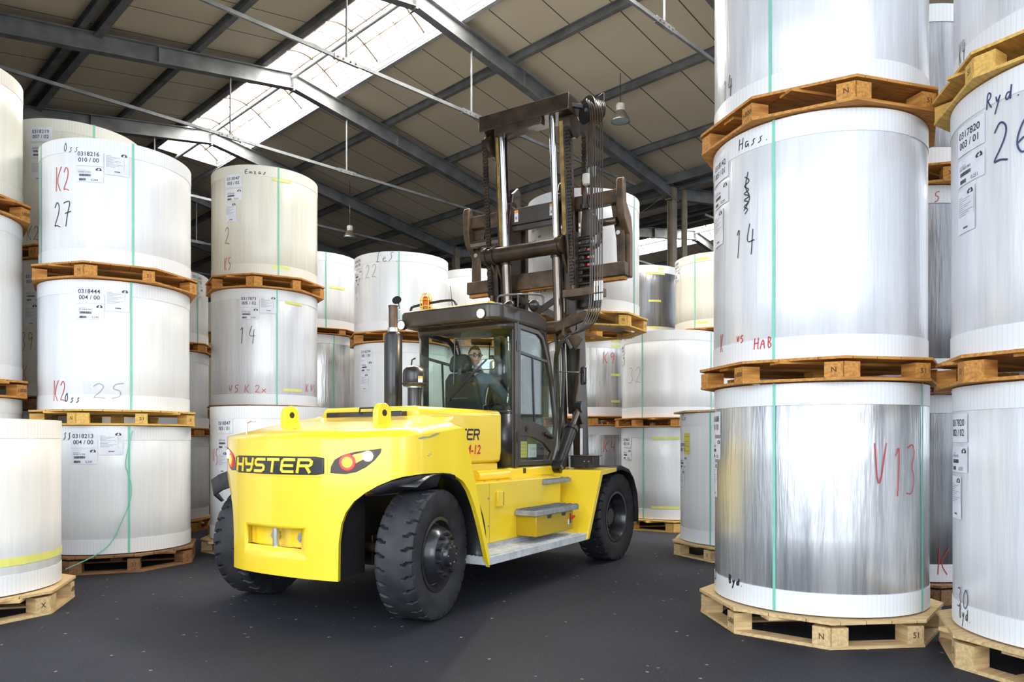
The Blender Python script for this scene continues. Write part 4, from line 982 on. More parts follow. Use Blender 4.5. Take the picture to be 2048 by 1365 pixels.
RM = {k: rim_mesh(k) for k in ('rear', 'front')}; HM = {k: hub_mesh(k) for k in ('rear', 'front')}
def wheel(x, r, kind, steer=0):
    t = obj('wheel', TY, TRK, T(x, r, .56)); t.rotation_euler = (0, 0, steer if r > 0 else steer+pi)
    obj('rim', RM[kind], t); h = obj('hub', HM[kind], t)
    for i in range(10):
        a = 2*pi*i/10+.2; rr = .175
        q = obj('lug_nut', NUT if kind == 'rear' else NUT2, t, (rr*cos(a), 0, rr*sin(a)))
    if kind == 'rear':
        for i in range(6):
            a = 2*pi*i/6; obj('screw', SCR, t, (.078*cos(a), 0, .078*sin(a)))
wheel(0, 1.03, 'rear', radians(12)); wheel(0, -1.03, 'rear', radians(12)); wheel(3.71, 1.06, 'front'); wheel(3.71, -1.06, 'front')

# --- cab
g = MB(); B3(g, 1.95, 3.02, -.68, .68, 1.10, 1.235); part(g, 'cab_base', 'yellow', bevel=.03, seg=3)
g = MB(); B3(g, 2.25, 2.31, .679, .683, 1.16, 1.22); part(g, 'base_slot', 'black')
CX0, CX1, CW = 1.92, 3.05, .66
def corner(r0, s):      # vertical quarter-round rear corner, plan points
    c = .14; return [(CX0+c-c*cos(radians(a)), s*(CW-c+c*sin(radians(a)))) for a in range(0, 91, 15)]
def strip(pts, z0, z1): g = MB(); g.grid([[T(x, r, z0), T(x, r, z1)] for x, r in pts]); return g
rear_path = list(reversed(corner(0, -1)))+corner(0, 1)
rear_path = [(x, r) for x, r in rear_path]
cf = part(strip([(CX0+.14, -CW)]+rear_path[1:], 1.235, 1.87), 'cab_rear_panel', 'black', solid=.03)
g = MB()
fr_ = [(2.10, 1.235), (2.90, 1.235), (3.02, 1.42), (3.11, 1.75), (2.96, 2.32), (2.80, 2.70), (2.62, 2.87), (2.10, 2.89)]
g = strip([(2.12, -CW)]+rear_path+[(2.12, CW)], 2.80, 2.89); part(g, 'cab_top_rail', 'cab', solid=.04)
g = strip([(2.12, -CW)]+rear_path+[(2.12, CW)], 1.84, 1.885); part(g, 'rear_sill', 'black', solid=.03)
g = strip([(2.12, -CW)]+rear_path+[(2.12, CW)], 1.885, 2.80); part(g, 'rear_window', 'cabglass', solid=.006)
for s in (-1, 1):
    g = MB(); g.bar(T(2.09, s*CW, 1.235), T(2.09, s*CW, 2.88), .06, .07, up=(1,0,0)); g.tube([T(2.04, s*(CW+.01), 1.24), T(2.04, s*(CW+.01), 2.80), T(2.02, s*(CW-.02), 2.92), T(1.95, s*.56, 2.95)], .010, 6)
    part(g, 'cab_pillar', 'cab')
    # door: frame with two panes
    def off_poly(P, d):
        c = (sum(p[0] for p in P)/len(P), sum(p[1] for p in P)/len(P)); n_ = len(P); out = []
        for i in range(n_):
            a, b, e = Vector(P[i-1]), Vector(P[i]), Vector(P[(i+1) % n_]); d0 = (b-a).normalized(); d1 = (e-b).normalized()
            n0 = Vector((-d0.y, d0.x)); n1 = Vector((-d1.y, d1.x)); m_ = (n0+n1).normalized(); out.append(tuple(b+m_*(d/max(.4, m_.dot(n0)))))
        return out
    def ring(P, Q, r0, r1):
        g = MB(); n_ = len(P); vs = [T(a, r0, b) for a, b in P]+[T(a, r0, b) for a, b in Q]+[T(a, r1, b) for a, b in P]+[T(a, r1, b) for a, b in Q]; fs = []
        for i in range(n_):
            j = (i+1) % n_; fs += [(i, j, n_+j, n_+i), (2*n_+i, 3*n_+i, 3*n_+j, 2*n_+j), (i, 2*n_+i, 2*n_+j, j), (n_+i, n_+j, 3*n_+j, 3*n_+i)]
        return g.add(vs, fs)
    D = [(2.13, 1.25), (2.88, 1.25), (3.00, 1.42), (3.075, 1.72), (2.95, 2.30), (2.80, 2.66), (2.72, 2.80), (2.60, 2.86), (2.13, 2.88)]
    dr = part(ring(D, off_poly(D, .055), s*(CW-.01), s*(CW+.03)), 'cab_door', 'cab', bevel=.006)
    # rail between the panes, curved
    up = [(2.17, 1.78), (2.45, 1.77), (2.75, 1.70), (2.95, 1.60), (3.03, 1.56)]; lo = [(2.17, 1.60), (2.45, 1.585), (2.72, 1.52), (2.90, 1.40), (2.97, 1.36)]
    g = MB(); g.prism(lo+list(reversed(up)), lambda a, b, d: T(a, d, b), s*(CW-.008), s*(CW+.028)); part(g, 'door_rail', 'cab', dr)
    g = MB(); g.bar(T(2.17, s*(CW+.01), 2.56), T(2.86, s*(CW+.01), 2.50), .035, .03); part(g, 'door_bar', 'cab', dr)
    g = MB(); g.bar(T(2.52, s*(CW+.01), 1.76), T(2.48, s*(CW+.01), 2.53), .02, .02, up=(1,0,0)); part(g, 'sash_bar', 'black', dr)
    g = MB(); g.prism(off_poly(D, .045), lambda a, b, d: T(a, d, b), s*(CW+.004), s*(CW+.010)); part(g, 'door_glass', 'cabglass', dr, ang=0)
    g = MB(); g.cyl(T(2.32, s*(CW+.02), 1.68), T(2.32, s*(CW+.04), 1.68), .035, n=20); g.cyl(T(2.32, s*(CW+.04), 1.68), T(2.32, s*(CW+.045), 1.68), .016, n=12); part(g, 'door_lock', 'black', dr)
    g = MB(); g.bar(T(2.72, s*(CW+.055), 1.63), T(2.87, s*(CW+.06), 1.59), .03, .04); g.cyl(T(2.87, s*(CW+.02), 1.585), T(2.87, s*(CW+.08), 1.585), .026, n=14); part(g, 'door_handle', 'black', dr, bevel=.008)
    for z in (1.58, 2.62): g = MB(); g.cyl(T(2.115, s*(CW+.035), z-.06), T(2.115, s*(CW+.035), z+.06), .016, n=10); part(g, 'hinge', 'black', dr)
# reflection of roll labels in the lower door pane, built as mirrored sheets
g = MB(); B3(g, 2.23, 2.40, .640, .643, 1.34, 1.53); pp = part(g, 'yellow_reflection', 'label_yellow', ang=0)
g = MB()
for i in range(4): B3(g, 2.24, 2.39, .6432, .6440, 1.375+i*.04, 1.381+i*.04)
part(g, 'reflected_lines', 'ink2', pp, ang=0)
g = MB(); B3(g, 2.42, 2.62, .640, .643, 1.34, 1.50); pw = part(g, 'white_reflection', 'paper', ang=0)
V, Fc = text2d('059719', .05); g = MB(); g.add([T(2.61-a, .6436, 1.425+b) for a, b in V], Fc); V, Fc = text2d('08 / 01', .05); g.add([T(2.60-a, .6436, 1.365+b) for a, b in V], Fc); part(g, 'printed_text', 'ink2', pw, ang=0, weld=False)
# roof
g = MB(); g.prism([(1.66, -.60), (1.72, -.70), (2.62, -.70), (2.95, -.60), (2.95, .60), (2.62, .70), (1.78, .70), (1.66, .58)], lambda a, b, d: T(a, b, d), 2.875, 3.065)
rf = part(g, 'cab_roof', 'cab', bevel=.035, seg=3)
g = MB(); B3(g, 1.74, 2.6, -.58, .58, 3.066, 3.085); part(g, 'roof_panel', 'yellow', rf, bevel=.01)
g = MB()
for i in range(22): g.bar(T(1.72, -.60+i*.056, 2.868), T(1.90, -.60+i*.056, 2.868), .004, .004)
for i in range(5): g.bar(T(1.72+i*.045, -.6, 2.864), T(1.72+i*.045, .6, 2.864), .004, .004)
part(g, 'roof_mesh', 'rust', rf, ang=0)
for r in (-.64, .50):
    x = 1.665; z = 2.94 if r > 0 else 2.905
    g = MB(); g.cyl(T(x+.03, r, z), T(x-.025, r, z), .055, .062, 24); wl = part(g, 'work_lamp', 'black')
    g = MB(); g.cyl(T(x-.025, r, z), T(x-.032, r, z), .046, .042, 24); part(g, 'lit_lens', 'lampwarm', wl)
    l = bpy.data.lights.new('work_lamp_light', 'SPOT'); l.energy = 60; l.color = (1, .75, .42); l.spot_size = radians(140); l.spot_blend = .8; l.shadow_soft_size = .04
    lo = bpy.data.objects.new('work_lamp_light', l); C.objects.link(lo); lo.parent = TRK; lo.location = T(x-.05, r, z); lo.rotation_euler = (0, radians(65), 0)
g = MB(); g.tube([T(1.80, -.62, 3.06), T(1.80, -.62, 3.13), T(1.86, -.62, 3.16), T(1.86, -.30, 3.18), T(1.86, -.05, 3.18), T(1.86, .0, 3.15), T(1.86, .02, 3.06)], .016, 8, smooth=1); part(g, 'roof_rail', 'black', rf)
bc = g = MB(); g.lathe([(0, 0), (.055, 0), (.05, .05), (.045, .12), (.03, .15), (0, .155)], 24); bc = part(g, 'beacon', 'beacon', loc=T(1.84, -.42, 3.10))
g = MB(); g.lathe([(0, -.035), (.06, -.035), (.06, 0), (0, 0)], 24); part(g, 'beacon_base', 'black', bc)
g = MB()
for i in range(6):
    a = i*pi/3; g.tube([(.07*cos(a), .07*sin(a), -.02), (.07*cos(a), .07*sin(a), .13), (.04*cos(a), .04*sin(a), .185), (0, 0, .19)], .005, 5)
for z in (.03, .11): g.tube([(.07*cos(t*pi/8), .07*sin(t*pi/8), z) for t in range(16)], .005, 5, closed=True)
part(g, 'beacon_cage', 'yellow', bc)
g = MB(); g.tube([T(2.5, -.5, 3.06), T(2.45, -.52, 3.5)], [.008, .003], 6); part(g, 'aerial', 'black', rf)
# lamp bracket over the right rear corner
g = MB(); g.tube([T(1.98, .50, 3.03), T(1.98, .50, 3.16), T(2.0, .53, 3.20), T(2.25, .86, 3.22), T(2.30, .92, 3.20), T(2.30, .92, 3.10)], .012, 6, smooth=1); g.tube([T(2.12, .69, 3.21), T(2.12, .69, 2.6)], .010, 6)
g.tube([T(2.05, .62, 3.02), T(2.20, .80, 3.12)], .006, 5)
lb = part(g, 'lamp_bracket', 'black')
for x, r, z in ((2.05, .60, 3.07), (2.22, .83, 3.09)):
    g = MB(); Mx = Matrix.Translation(T(x, r, z)) @ Matrix.Rotation(radians(90), 4, 'Y') @ Matrix.Rotation(radians(20), 4, 'X')
    g.lathe([(0, -.06), (.02, -.06), (.035, -.045), (.055, -.02), (.075, .01), (.075, .025), (0, .03)], 24, Mx); part(g, 'spot_lamp', 'black', lb)
# wiper
g = MB(); g.bar(T(1.895, -.10, 2.03), T(1.885, .32, 2.38), .014, .012); g.bar(T(1.890, .02, 2.15), T(1.88, .42, 2.46), .008, .02); g.cyl(T(1.92, -.12, 2.02), T(1.88, -.12, 2.02), .022, n=12)
part(g, 'wiper', 'black')
g = MB(); g.tube([T(1.90, -.04, 2.74), T(1.90, -.06, 2.2)], .007, 6); part(g, 'heater_wire', 'black')
# mirrors
def mirror(x, r, z, arm, h=.20, w_=.13, rot=0.0):
    g = MB(); Mx = Matrix.Translation(T(x, r, z)) @ Matrix.Rotation(rot, 4, 'Z')
    g.prism(rrect(-w_/2, w_/2, -h/2, h/2, .03), lambda a, b, d: Mx @ Vector((d, a, b)), 0, .03); mm = part(g, 'mirror', 'black', bevel=.006)
    g = MB(); g.prism(rrect(-w_/2+.01, w_/2-.01, -h/2+.01, h/2-.01, .025), lambda a, b, d: Mx @ Vector((d, a, b)), -.003, 0); part(g, 'mirror_glass', 'mirror', mm)
    g = MB(); g.tube(arm, .008, 6); part(g, 'mirror_arm', 'black', mm)
mirror(3.30, .92, 2.36, [T(3.02, .66, 2.46), T(3.05, .70, 2.40), T(3.33, .92, 2.40)], .23, .15, -.75)
mirror(3.20, -.95, 2.30, [T(3.0, -.66, 2.4), T(3.22, -.95, 2.36)], .23, .15, -.2)
mirror(2.80, -.18, 2.52, [T(2.83, -.18, 2.58), T(2.84, -.18, 2.80)], .14, .20, .2)
# grab rail left rear
g = MB(); g.tube([T(1.98, -.70, 2.55), T(1.94, -.74, 2.52), T(1.94, -.74, 1.96), T(1.98, -.70, 1.92)], .010, 6, smooth=1); part(g, 'grab_rail', 'black')
# windscreen side and dashboard
g = MB(); g.grid([[T(3.02, -.62, 1.45), T(3.02, .62, 1.45)], [T(3.08, -.62, 1.75), T(3.08, .62, 1.75)], [T(2.92, -.62, 2.45), T(2.92, .62, 2.45)], [T(2.75, -.62, 2.86), T(2.75, .62, 2.86)]]); part(g, 'windscreen', 'cabglass', solid=.006)
for s in (-1, 1): g = MB(); g.tube([T(2.92, s*.65, 1.24), T(3.05, s*.65, 1.5), T(3.10, s*.65, 1.75), T(2.96, s*.65, 2.36), T(2.80, s*.65, 2.86)], .03, 6); part(g, 'windscreen_post', 'cab')
g = MB(); B3(g, 2.78, 3.0, -.42, .30, 1.3, 1.78); dsh = part(g, 'dashboard', 'seat', bevel=.03)
g = MB(); g.cyl(T(2.80, -.05, 1.70), T(2.66, -.05, 1.90), .03); part(g, 'steering_column', 'seat', dsh)
g = MB(); c0 = T(2.66, -.05, 1.91); Mx = Matrix.Translation(c0) @ Matrix.Rotation(radians(-35), 4, 'Y'); g.tube([Mx @ Vector((.17*cos(t*pi/12), .17*sin(t*pi/12), 0)) for t in range(24)], .013, 8, closed=True)
for a in (0, 120, 240): g.bar(Mx @ Vector((0, 0, 0)), Mx @ Vector((.165*cos(radians(a)), .165*sin(radians(a)), 0)), .02, .01)
part(g, 'steering_wheel', 'seat', dsh)
g = MB(); B3(g, 1.98, 3.0, -.62, .62, 1.236, 1.26); part(g, 'cab_floor', 'seat')
# seat
g = MB(); g.prism([(-.24, 1.70), (.24, 1.70), (.26, 1.80), (.26, 1.95), (.22, 2.26), (.15, 2.34), (-.15, 2.34), (-.22, 2.26), (-.26, 1.95), (-.26, 1.80)], lambda a, b, d: T(d-(b-1.7)*.16, a-.06, b), 2.10, 2.19); st = part(g, 'driver_seat', 'seat', bevel=.03, seg=3)
g = MB(); g.prism([(-.13, 2.35), (.13, 2.35), (.15, 2.42), (.12, 2.53), (.07, 2.56), (-.07, 2.56), (-.12, 2.53), (-.15, 2.42)], lambda a, b, d: T(d-.11, a-.06, b), 2.10, 2.20); part(g, 'headrest', 'seat', st, bevel=.03, seg=3)
g = MB(); B3(g, 2.14, 2.62, -.31, .19, 1.62, 1.74); part(g, 'seat_cushion', 'seat', st, bevel=.04, seg=3)
g = MB(); B3(g, 2.20, 2.55, -.25, .13, 1.262, 1.62); part(g, 'seat_base', 'seat', st, bevel=.02)
g = MB(); B3(g, 2.15, 2.55, .22, .30, 1.78, 1.84); B3(g, 2.15, 2.55, -.42, -.34, 1.78, 1.84); part(g, 'armrest', 'seat', st, bevel=.02)
g = MB(); B3(g, 2.045, 2.05, -.20, .04, 2.04, 2.12); part(g, 'seat_label', 'ink2', st)

# --- mast
TL = .072
def mx(z, d=0): return 3.44+(6-z)*TL+d
def MT_(r, z, d=0): return T(mx(z, d), r, z)
mast = empty('mast'); mast.parent = TRK
def mbar(g, r, z0, z1, wr, wx, d=0):
    """upright between heights z0, z1; wr wide across, wx deep"""
    p = [MT_(r+a, z, d+b) for z in (z0, z1) for a, b in ((-wr/2, -wx/2), (wr/2, -wx/2), (wr/2, wx/2), (-wr/2, wx/2))]
    return g.add(p, [(0,1,2,3),(7,6,5,4),(0,4,5,1),(1,5,6,2),(2,6,7,3),(3,7,4,0)])
for s in (-1, 1):
    g = MB(); mbar(g, s*.645, .28, 4.30, .035, .24, .12); mbar(g, s*.60, .28, 4.30, .10, .03, .01); mbar(g, s*.60, .28, 4.30, .10, .03, .23); part(g, 'outer_upright', 'brown', mast, bevel=.006)
    g = MB(); mbar(g, s*.545, 1.9, 5.86, .03, .20, .16); mbar(g, s*.505, 1.9, 5.86, .09, .028, .07); mbar(g, s*.505, 1.9, 5.86, .09, .028, .25); iu = part(g, 'inner_upright', 'brown', mast, bevel=.006)
    g = MB(); mbar(g, s*.500, 4.25, 5.75, .055, .006, .053); part(g, 'grease_film', 'grease', mast)
    g = MB(); g.cyl(MT_(s*.40, .5, .0), MT_(s*.40, 4.02, .0), .068, n=28); lc = part(g, 'lift_cylinder', 'cylinder', mast)
    g = MB(); g.cyl(MT_(s*.40, 4.02, 0), MT_(s*.40, 5.86, 0), .045, n=28); part(g, 'chrome_rod', 'chrome', lc)
    g = MB(); g.cyl(MT_(s*.40, 3.98, 0), MT_(s*.40, 4.04, 0), .085, n=28); part(g, 'cylinder_collar', 'brown', lc)
    # leaf chains: rows of link plates
    def chain(r, z0, z1, d, nm='lift_chain'):
        g = MB(); z = z0; k = 0
        while z < z1-.04:
            for e in ((-.030, -.010, .010, .030) if k % 2 else (-.020, 0, .020)):
                mbar(g, r+e, z, z+.062, .008, .042, d)
            z += .043; k += 1
        p0, p1 = MT_(r, z0, d), MT_(r, z1, d)
        z = z0+.03
        while z < z1-.05: c_ = MT_(r, z, d); g.cyl(c_+Vector((0, -.04, 0)), c_+Vector((0, .04, 0)), .008, n=6); z += .043
        return part(g, nm, 'brown', mast, ang=0, weld=False)
    ch = chain(s*.66 if s < 0 else s*.63, 3.55, 5.72, -.03)
    g = MB(); g.cyl(MT_(s*.64, 3.40, -.03), MT_(s*.64, 3.58, -.03), .030, n=12); g.cyl(MT_(s*.64, 3.46, -.03), MT_(s*.64, 3.50, -.03), .07, n=16); part(g, 'chain_anchor', 'rust', ch)
    g = MB(); c_ = MT_(s*.63, 5.66, .10); g.cyl(c_+Vector((0, -.05, 0)), c_+Vector((0, .05, 0)), .15, n=32); part(g, 'chain_pulley', 'brown', mast)
    # bracket plates between cross tube and uprights
    g = MB(); g.prism([(-.10, 4.24), (.14, 4.28), (.20, 3.72), (.14, 3.62), (-.08, 4.0)], lambda a, b, d: T(mx(b)+a, d, b), s*.52-.02, s*.52+.02)
    g.prism([(-.10, 4.24), (.14, 4.28), (.20, 3.72), (.14, 3.62), (-.08, 4.0)], lambda a, b, d: T(mx(b)+a, d, b), s*.60-.02, s*.60+.02); part(g, 'mast_bracket', 'brown', mast, bevel=.01)
    # tilt cylinder
    g = MB(); a = T(3.02, s*.72, 1.22); b = T(3.60, s*.72, 1.98); m_ = a.lerp(b, .62); g.cyl(a, m_, .075, n=24); g.cyl(a+Vector((0,-.06,0)), a+Vector((0,.06,0)), .085, n=20); tc = part(g, 'tilt_cylinder', 'black')
    g = MB(); g.cyl(m_, b, .038, n=20); part(g, 'chrome_rod', 'cylinder', tc)
    g = MB(); q = m_.lerp(a, .04); g.cyl(q, m_.lerp(b, .08), .088, n=24); part(g, 'cylinder_collar', 'black', tc)
    g = MB(); g.cyl(b+Vector((0,-.06,0)), b+Vector((0,.06,0)), .075, n=20); part(g, 'cylinder_head', 'black', tc)
    g = MB(); g.cyl(a+Vector((0,-s*.06,0)), a+Vector((0,-s*.068,0)), .035, n=16); part(g, 'pivot_pin', 'bolt', tc)
    g = MB(); P = [(-.02, 1.75), (.10, 1.80), (.16, 2.10), (.12, 2.35), (.05, 2.75), (-.02, 2.75), (-.08, 2.3), (-.16, 2.1), (-.16, 1.92), (-.08, 1.85)]
    g.prism(P, lambda a_, b_, d: T(mx(b_)+a_-.02, d, b_), s*.665, s*.715); part(g, 'tilt_bracket', 'brown', mast, bevel=.01)
# head beam
g = MB(); g.prism([(-.10, 5.80), (.30, 5.80), (.30, 6.02), (-.10, 6.02)], lambda a, b, d: T(mx(6)+a, d, b), -.70, .70)
hbm = part(g, 'head_beam', 'brown', mast, bevel=.012)
g = MB(); g.prism([(-.11, 5.70), (.0, 5.70), (.0, 5.80), (-.11, 5.80)], lambda a, b, d: T(mx(6)+a, d, b), -.44, .30)
for s in (-1, 1): g.cyl(MT_(s*.40, 5.84, 0), MT_(s*.40, 6.03, 0), .065, n=20)
part(g, 'beam_lip', 'brown', hbm, bevel=.01)
# cross tube at the top of the outer mast
g = MB(); g.cyl(T(mx(4.12, -.10), -.70, 4.10), T(mx(4.12, -.10), .55, 4.10), .105, n=32); ct = part(g, 'cross_tube', 'brown', mast)
for r in (-.64, -.52, .49): g = MB(); g.cyl(T(mx(4.12, -.10), r-.02, 4.10), T(mx(4.12, -.10), r+.02, 4.10), .125, n=32); part(g, 'tube_flange', 'brown', ct)
g = MB(); g.cyl(T(3.42, -.3, 3.02), T(3.42, .72, 3.02), .085, n=24); part(g, 'lower_cross_tube', 'rust', mast)
g = MB(); g.bar(T(3.36, .50, 3.0), T(3.30, .98, 3.12), .05, .12); g.bar(T(3.42, .55, 2.95), T(3.45, .80, 2.78), .04, .18); g.prism([(3.28, 2.88), (3.52, 2.85), (3.5, 3.2), (3.33, 3.12)], lambda a, b, d: T(a, d, b), .62, .66); part(g, 'hose_bracket', 'rust', mast, bevel=.008)
# X brace
for z0, z1 in ((3.62, 3.12), (3.12, 3.62)):
    g = MB(); g.bar(MT_(-.50, z0, .24), MT_(.50, z1, .25+.012*(z0 > z1)), .012, .09, up=(0,0,1)); part(g, 'cross_brace', 'brown', mast)
g = MB(); g.bar(MT_(-.5, 3.78, .25), MT_(.5, 3.78, .25), .06, .22); part(g, 'cross_member', 'rust', mast)
# warning decals and sticker on the mast
g = MB(); g.add([T(mx(1.6, -.02), .663, 1.35)+Vector((0,-.003,0)), T(mx(1.6, .06), .663, 1.35)+Vector((0,-.003,0)), T(mx(1.6, .06), .663, 1.70)+Vector((0,-.003,0)), T(mx(1.6, -.02), .663, 1.70)+Vector((0,-.003,0))], [(0,1,2,3)])
part(g, 'warning_sticker', 'paper', mast, ang=0)
# --- carriage
car = empty('carriage'); car.parent = TRK
CX = 3.86
def cpl(g, P, r0, r1, d): return g.prism(P, lambda a, b, e: T(e, a, b), d, d+.0)
for s in (-1, 1):
    # side arms: the lower half steps forward
    arm = [(3.98, 3.70), (3.98, 4.26), (3.80, 4.44), (3.76, 4.60), (3.76, 4.90), (3.79, 4.96), (3.84, 4.96), (3.87, 4.90), (3.89, 4.66), (4.05, 4.50), (4.10, 4.30), (4.10, 3.70)]
    g = MB(); g.prism(arm, lambda a, b, d: T(a, d, b), s*1.17, s*1.27); ar = part(g, 'carriage_arm', 'rust', car, bevel=.015)
    g = MB(); P = [(1.02, 4.70), (1.22, 4.70), (1.22, 3.72), (1.12, 3.74), (1.10, 4.20), (1.06, 4.45)]
    g.prism([(s*a, b) for a, b in P], lambda a, b, d: T(d, a, b), 3.93, 3.98); part(g, 'arm_web', 'rust', ar, bevel=.01)
    g = MB(); g.cyl(T(3.82, s*1.168, 4.90), T(3.82, s*1.272, 4.90), .022, n=14); part(g, 'lifting_eye', 'black', ar)
    g = MB(); g.cyl(T(3.90, s*1.14, 4.28), T(3.98, s*1.14, 4.28), .03, n=12); part(g, 'pin', 'bolt', ar)
g = MB(); g.box(CX-.02, CX+.10, -1.22, 1.22, 4.66, 4.84); part(g, 'upper_bar', 'rust', car, bevel=.012)
g = MB(); g.box(CX-.02, CX+.12, -1.26, 1.26, 3.70, 3.88); lbz = part(g, 'lower_bar', 'rust', car, bevel=.012)
g = MB(); g.box(CX+.02, CX+.12, -1.24, 1.24, 3.655, 3.695); part(g, 'lower_strip', 'wood', lbz)
g = MB(); g.cyl(T(CX-.02, -1.15, 4.42), T(CX-.02, -.5, 4.42), .06, n=20); part(g, 'shift_cylinder', 'cylinder', car)
g = MB(); g.cyl(T(CX-.02, .72, 4.42), T(CX-.02, 1.15, 4.42), .05, n=20); part(g, 'shift_cylinder', 'cylinder', car)
g = MB(); g.prism([(-.42, 4.54), (.40, 4.54), (.40, 4.77), (-.30, 4.77), (-.38, 4.83), (-.42, 4.77)], lambda a, b, d: T(d, a, b), 3.66, 3.70); g.box(3.68, 3.74, -.40, .40, 4.46, 4.54); cp = part(g, 'carriage_plate', 'cab', car, bevel=.01)
for r in (-.28, .28):
    for z0, z1, mt in ((4.58, 4.74, 'paper'), (4.70, 4.74, 'warn'), (4.61, 4.65, 'ink2')):
        g = MB(); B3(g, 3.655 if mt == 'paper' else 3.654, 3.658, r-.03 if mt != 'ink2' else r-.015, r+.03 if mt != 'ink2' else r+.015, z0, z1); part(g, 'warning_sticker', mt, cp)
for s in (-1, 1):
    g = MB(); g.prism([(3.58, 3.55), (3.92, 3.55), (3.92, 5.05), (3.85, 5.12), (3.70, 5.0), (3.60, 4.6)], lambda a, b, d: T(a, d, b), s*.38-.02, s*.38+.02); part(g, 'carriage_side_plate', 'brown', car, bevel=.01)
    g = MB()
    for z in (3.62, 4.2, 4.8): g.cyl(T(3.72, s*.36, z), T(3.72, s*.46, z), .085, n=24)
    part(g, 'roller', 'brown', car)
g = MB(); g.prism([(.70, 4.62), (.80, 4.62), (.95, 4.40), (1.0, 4.30), (.84, 4.22), (.72, 4.0), (.70, 3.6), (.66, 3.6)], lambda a, b, d: T(d, a, b), 3.72, 3.76); g.box(3.72, 3.86, -.92, -.66, 3.30, 3.60); part(g, 'valve_plate', 'brown', car, bevel=.01)
g = MB()
for i in range(7): g.cyl(T(3.74, .66, 3.62+i*.10), T(3.74, .86, 3.62+i*.10), .035, n=12)
part(g, 'valve_block', 'black', car)
g = MB(); B3(g, 3.95, 4.02, .62, .67, 3.35, 4.9); B3(g, 3.86, 3.92, .62, .66, 4.86, 4.98); part(g, 'red_plate', 'red', car)
# second front chain between head pulley and carriage
g = MB(); z = 4.86; k = 0
while z < 5.55:
    for e in ((-.03, -.01, .01, .03) if k % 2 else (-.02, 0, .02)): B3(g, 3.70, 3.74, .74+e-.004, .74+e+.004, z, z+.062)
    z += .043; k += 1
part(g, 'carriage_chain', 'brown', car, ang=0, weld=False)
g = MB(); g.cyl(T(3.72, .74, 4.62), T(3.72, .74, 4.86), .035, n=12); g.cyl(T(3.72, .74, 4.60), T(3.72, .74, 4.66), .06, n=16); part(g, 'chain_anchor', 'brown', car)
# forks under the load
for s in (-1, 1):
    g = MB(); g.prism([(3.98, 3.23), (5.9, 3.245), (5.9, 3.262), (4.06, 3.285), (4.05, 4.75), (3.98, 4.75)], lambda a, b, d: T(a, d, b), s*.42-.10, s*.42+.10); part(g, 'fork', 'brown', car, bevel=.008)
# hose reel at the head, set askew, and the bundle of hoses
RC = T(3.50, .88, 5.80); RA = Vector((.885, -.47, 0)); RX = RA.to_track_quat('Z', 'Y').to_matrix().to_4x4()
g = MB()
for i in range(5): g.lathe([(.05, -.014), (.155, -.014), (.155, -.008), (.13, 0), (.155, .008), (.155, .014), (.05, .014)], 36, Matrix.Translation(RC+RA*(.04+i*.034)) @ RX)
hr = part(g, 'hose_reel', 'brown')
g = MB(); g.cyl(RC, RC+RA*.012, .178, n=40); part(g, 'reel_disc', 'black', hr)
g = MB(); g.cyl(RC-RA*.02, RC+RA*.26, .022, n=12); part(g, 'reel_axle', 'bolt', hr)
g = MB(); g.bar(RC+RA*.24+Vector((0,0,-.10)), RC+RA*.24+Vector((0,0,.26)), .10, .025, up=RA); g.bar(T(3.45, .66, 5.90), RC+RA*.24+Vector((0,0,.05)), .05, .05); part(g, 'reel_plate', 'black', hr, bevel=.004)
for i, r in enumerate((1.05, 1.075, 1.11, 1.145, 1.18, 1.21)):
    x = 3.42-.16; long_ = i % 2 == 0 or i > 2
    g = MB(); rt_ = RC+RA*(.04+.034*min(i, 4)); pts = [rt_+Vector((.1, 0, .05)), rt_+Vector((.02, 0, .145)), rt_+Vector((-.10, 0, .12)), T(x+.06, r-.02, 5.70), T(x-.0, r, 5.3), T(x, r, 3.6), T(x, r-.004, 3.38), T(x+.0, r-.03, 3.10), T(x-.02, r-.16, 2.93), T(x-.05, .78-.01*i, 2.86), T(x-.06, .70-.012*i, 2.80), T(x-.05, .62-.01*i, 2.66), T(x+.02, .56-.008*i, 2.40), T(x+.02, .56-.008*i, 1.7)]
    g.tube(pts, .0085, 6, smooth=2); hs = part(g, 'hydraulic_hose', 'brown')
    if i > 1:
        g = MB(); g.cyl(T(x, r, 3.38), T(x, r, 3.52), .014, n=10); g.cyl(T(x, r, 3.28), T(x, r, 3.36), .014, n=10); part(g, 'hose_fitting', 'bolt', hs)
for i, r in enumerate((.875, .90, .93, .96)):
    g = MB(); g.tube([T(3.55, r, 5.80), T(3.56, r, 5.2), T(3.58, r-.0, 4.85), T(3.62, r-.03+.02*(i % 2), 4.6), T(3.68, .98-.02*i, 4.40), T(3.70, 1.02-.02*i, 4.2), T(3.72, .96-.02*i, 4.08), T(3.74, .82, 4.05+.02*i)], .0085, 6, smooth=2); hs = part(g, 'hydraulic_hose', 'brown')
    g = MB(); g.cyl(T(3.57, r, 4.95), T(3.575, r, 5.08), .014, n=10); part(g, 'hose_fitting', 'bolt', hs)
g = MB(); g.lathe([(0, -.09), (.045, -.06), (.055, 0), (.05, .07), (.0, .09)], 20, Matrix.Translation(T(3.50, .875, 4.90))); part(g, 'wrapped_filter', 'lampcap')
g = MB(); B3(g, 3.25, 3.50, .66, 1.16, 3.36, 3.46); part(g, 'hose_carrier', 'rust', bevel=.006)
for i in range(3):
    g = MB(); g.tube([T(3.42, .60-.02*i, 2.75), T(3.36, .63-.01*i, 2.3), T(3.26, .66-.01*i, 1.9), T(3.12, .69, 1.6), T(3.06, .70, 1.3)], .009, 6, smooth=2); part(g, 'hydraulic_hose', 'black')
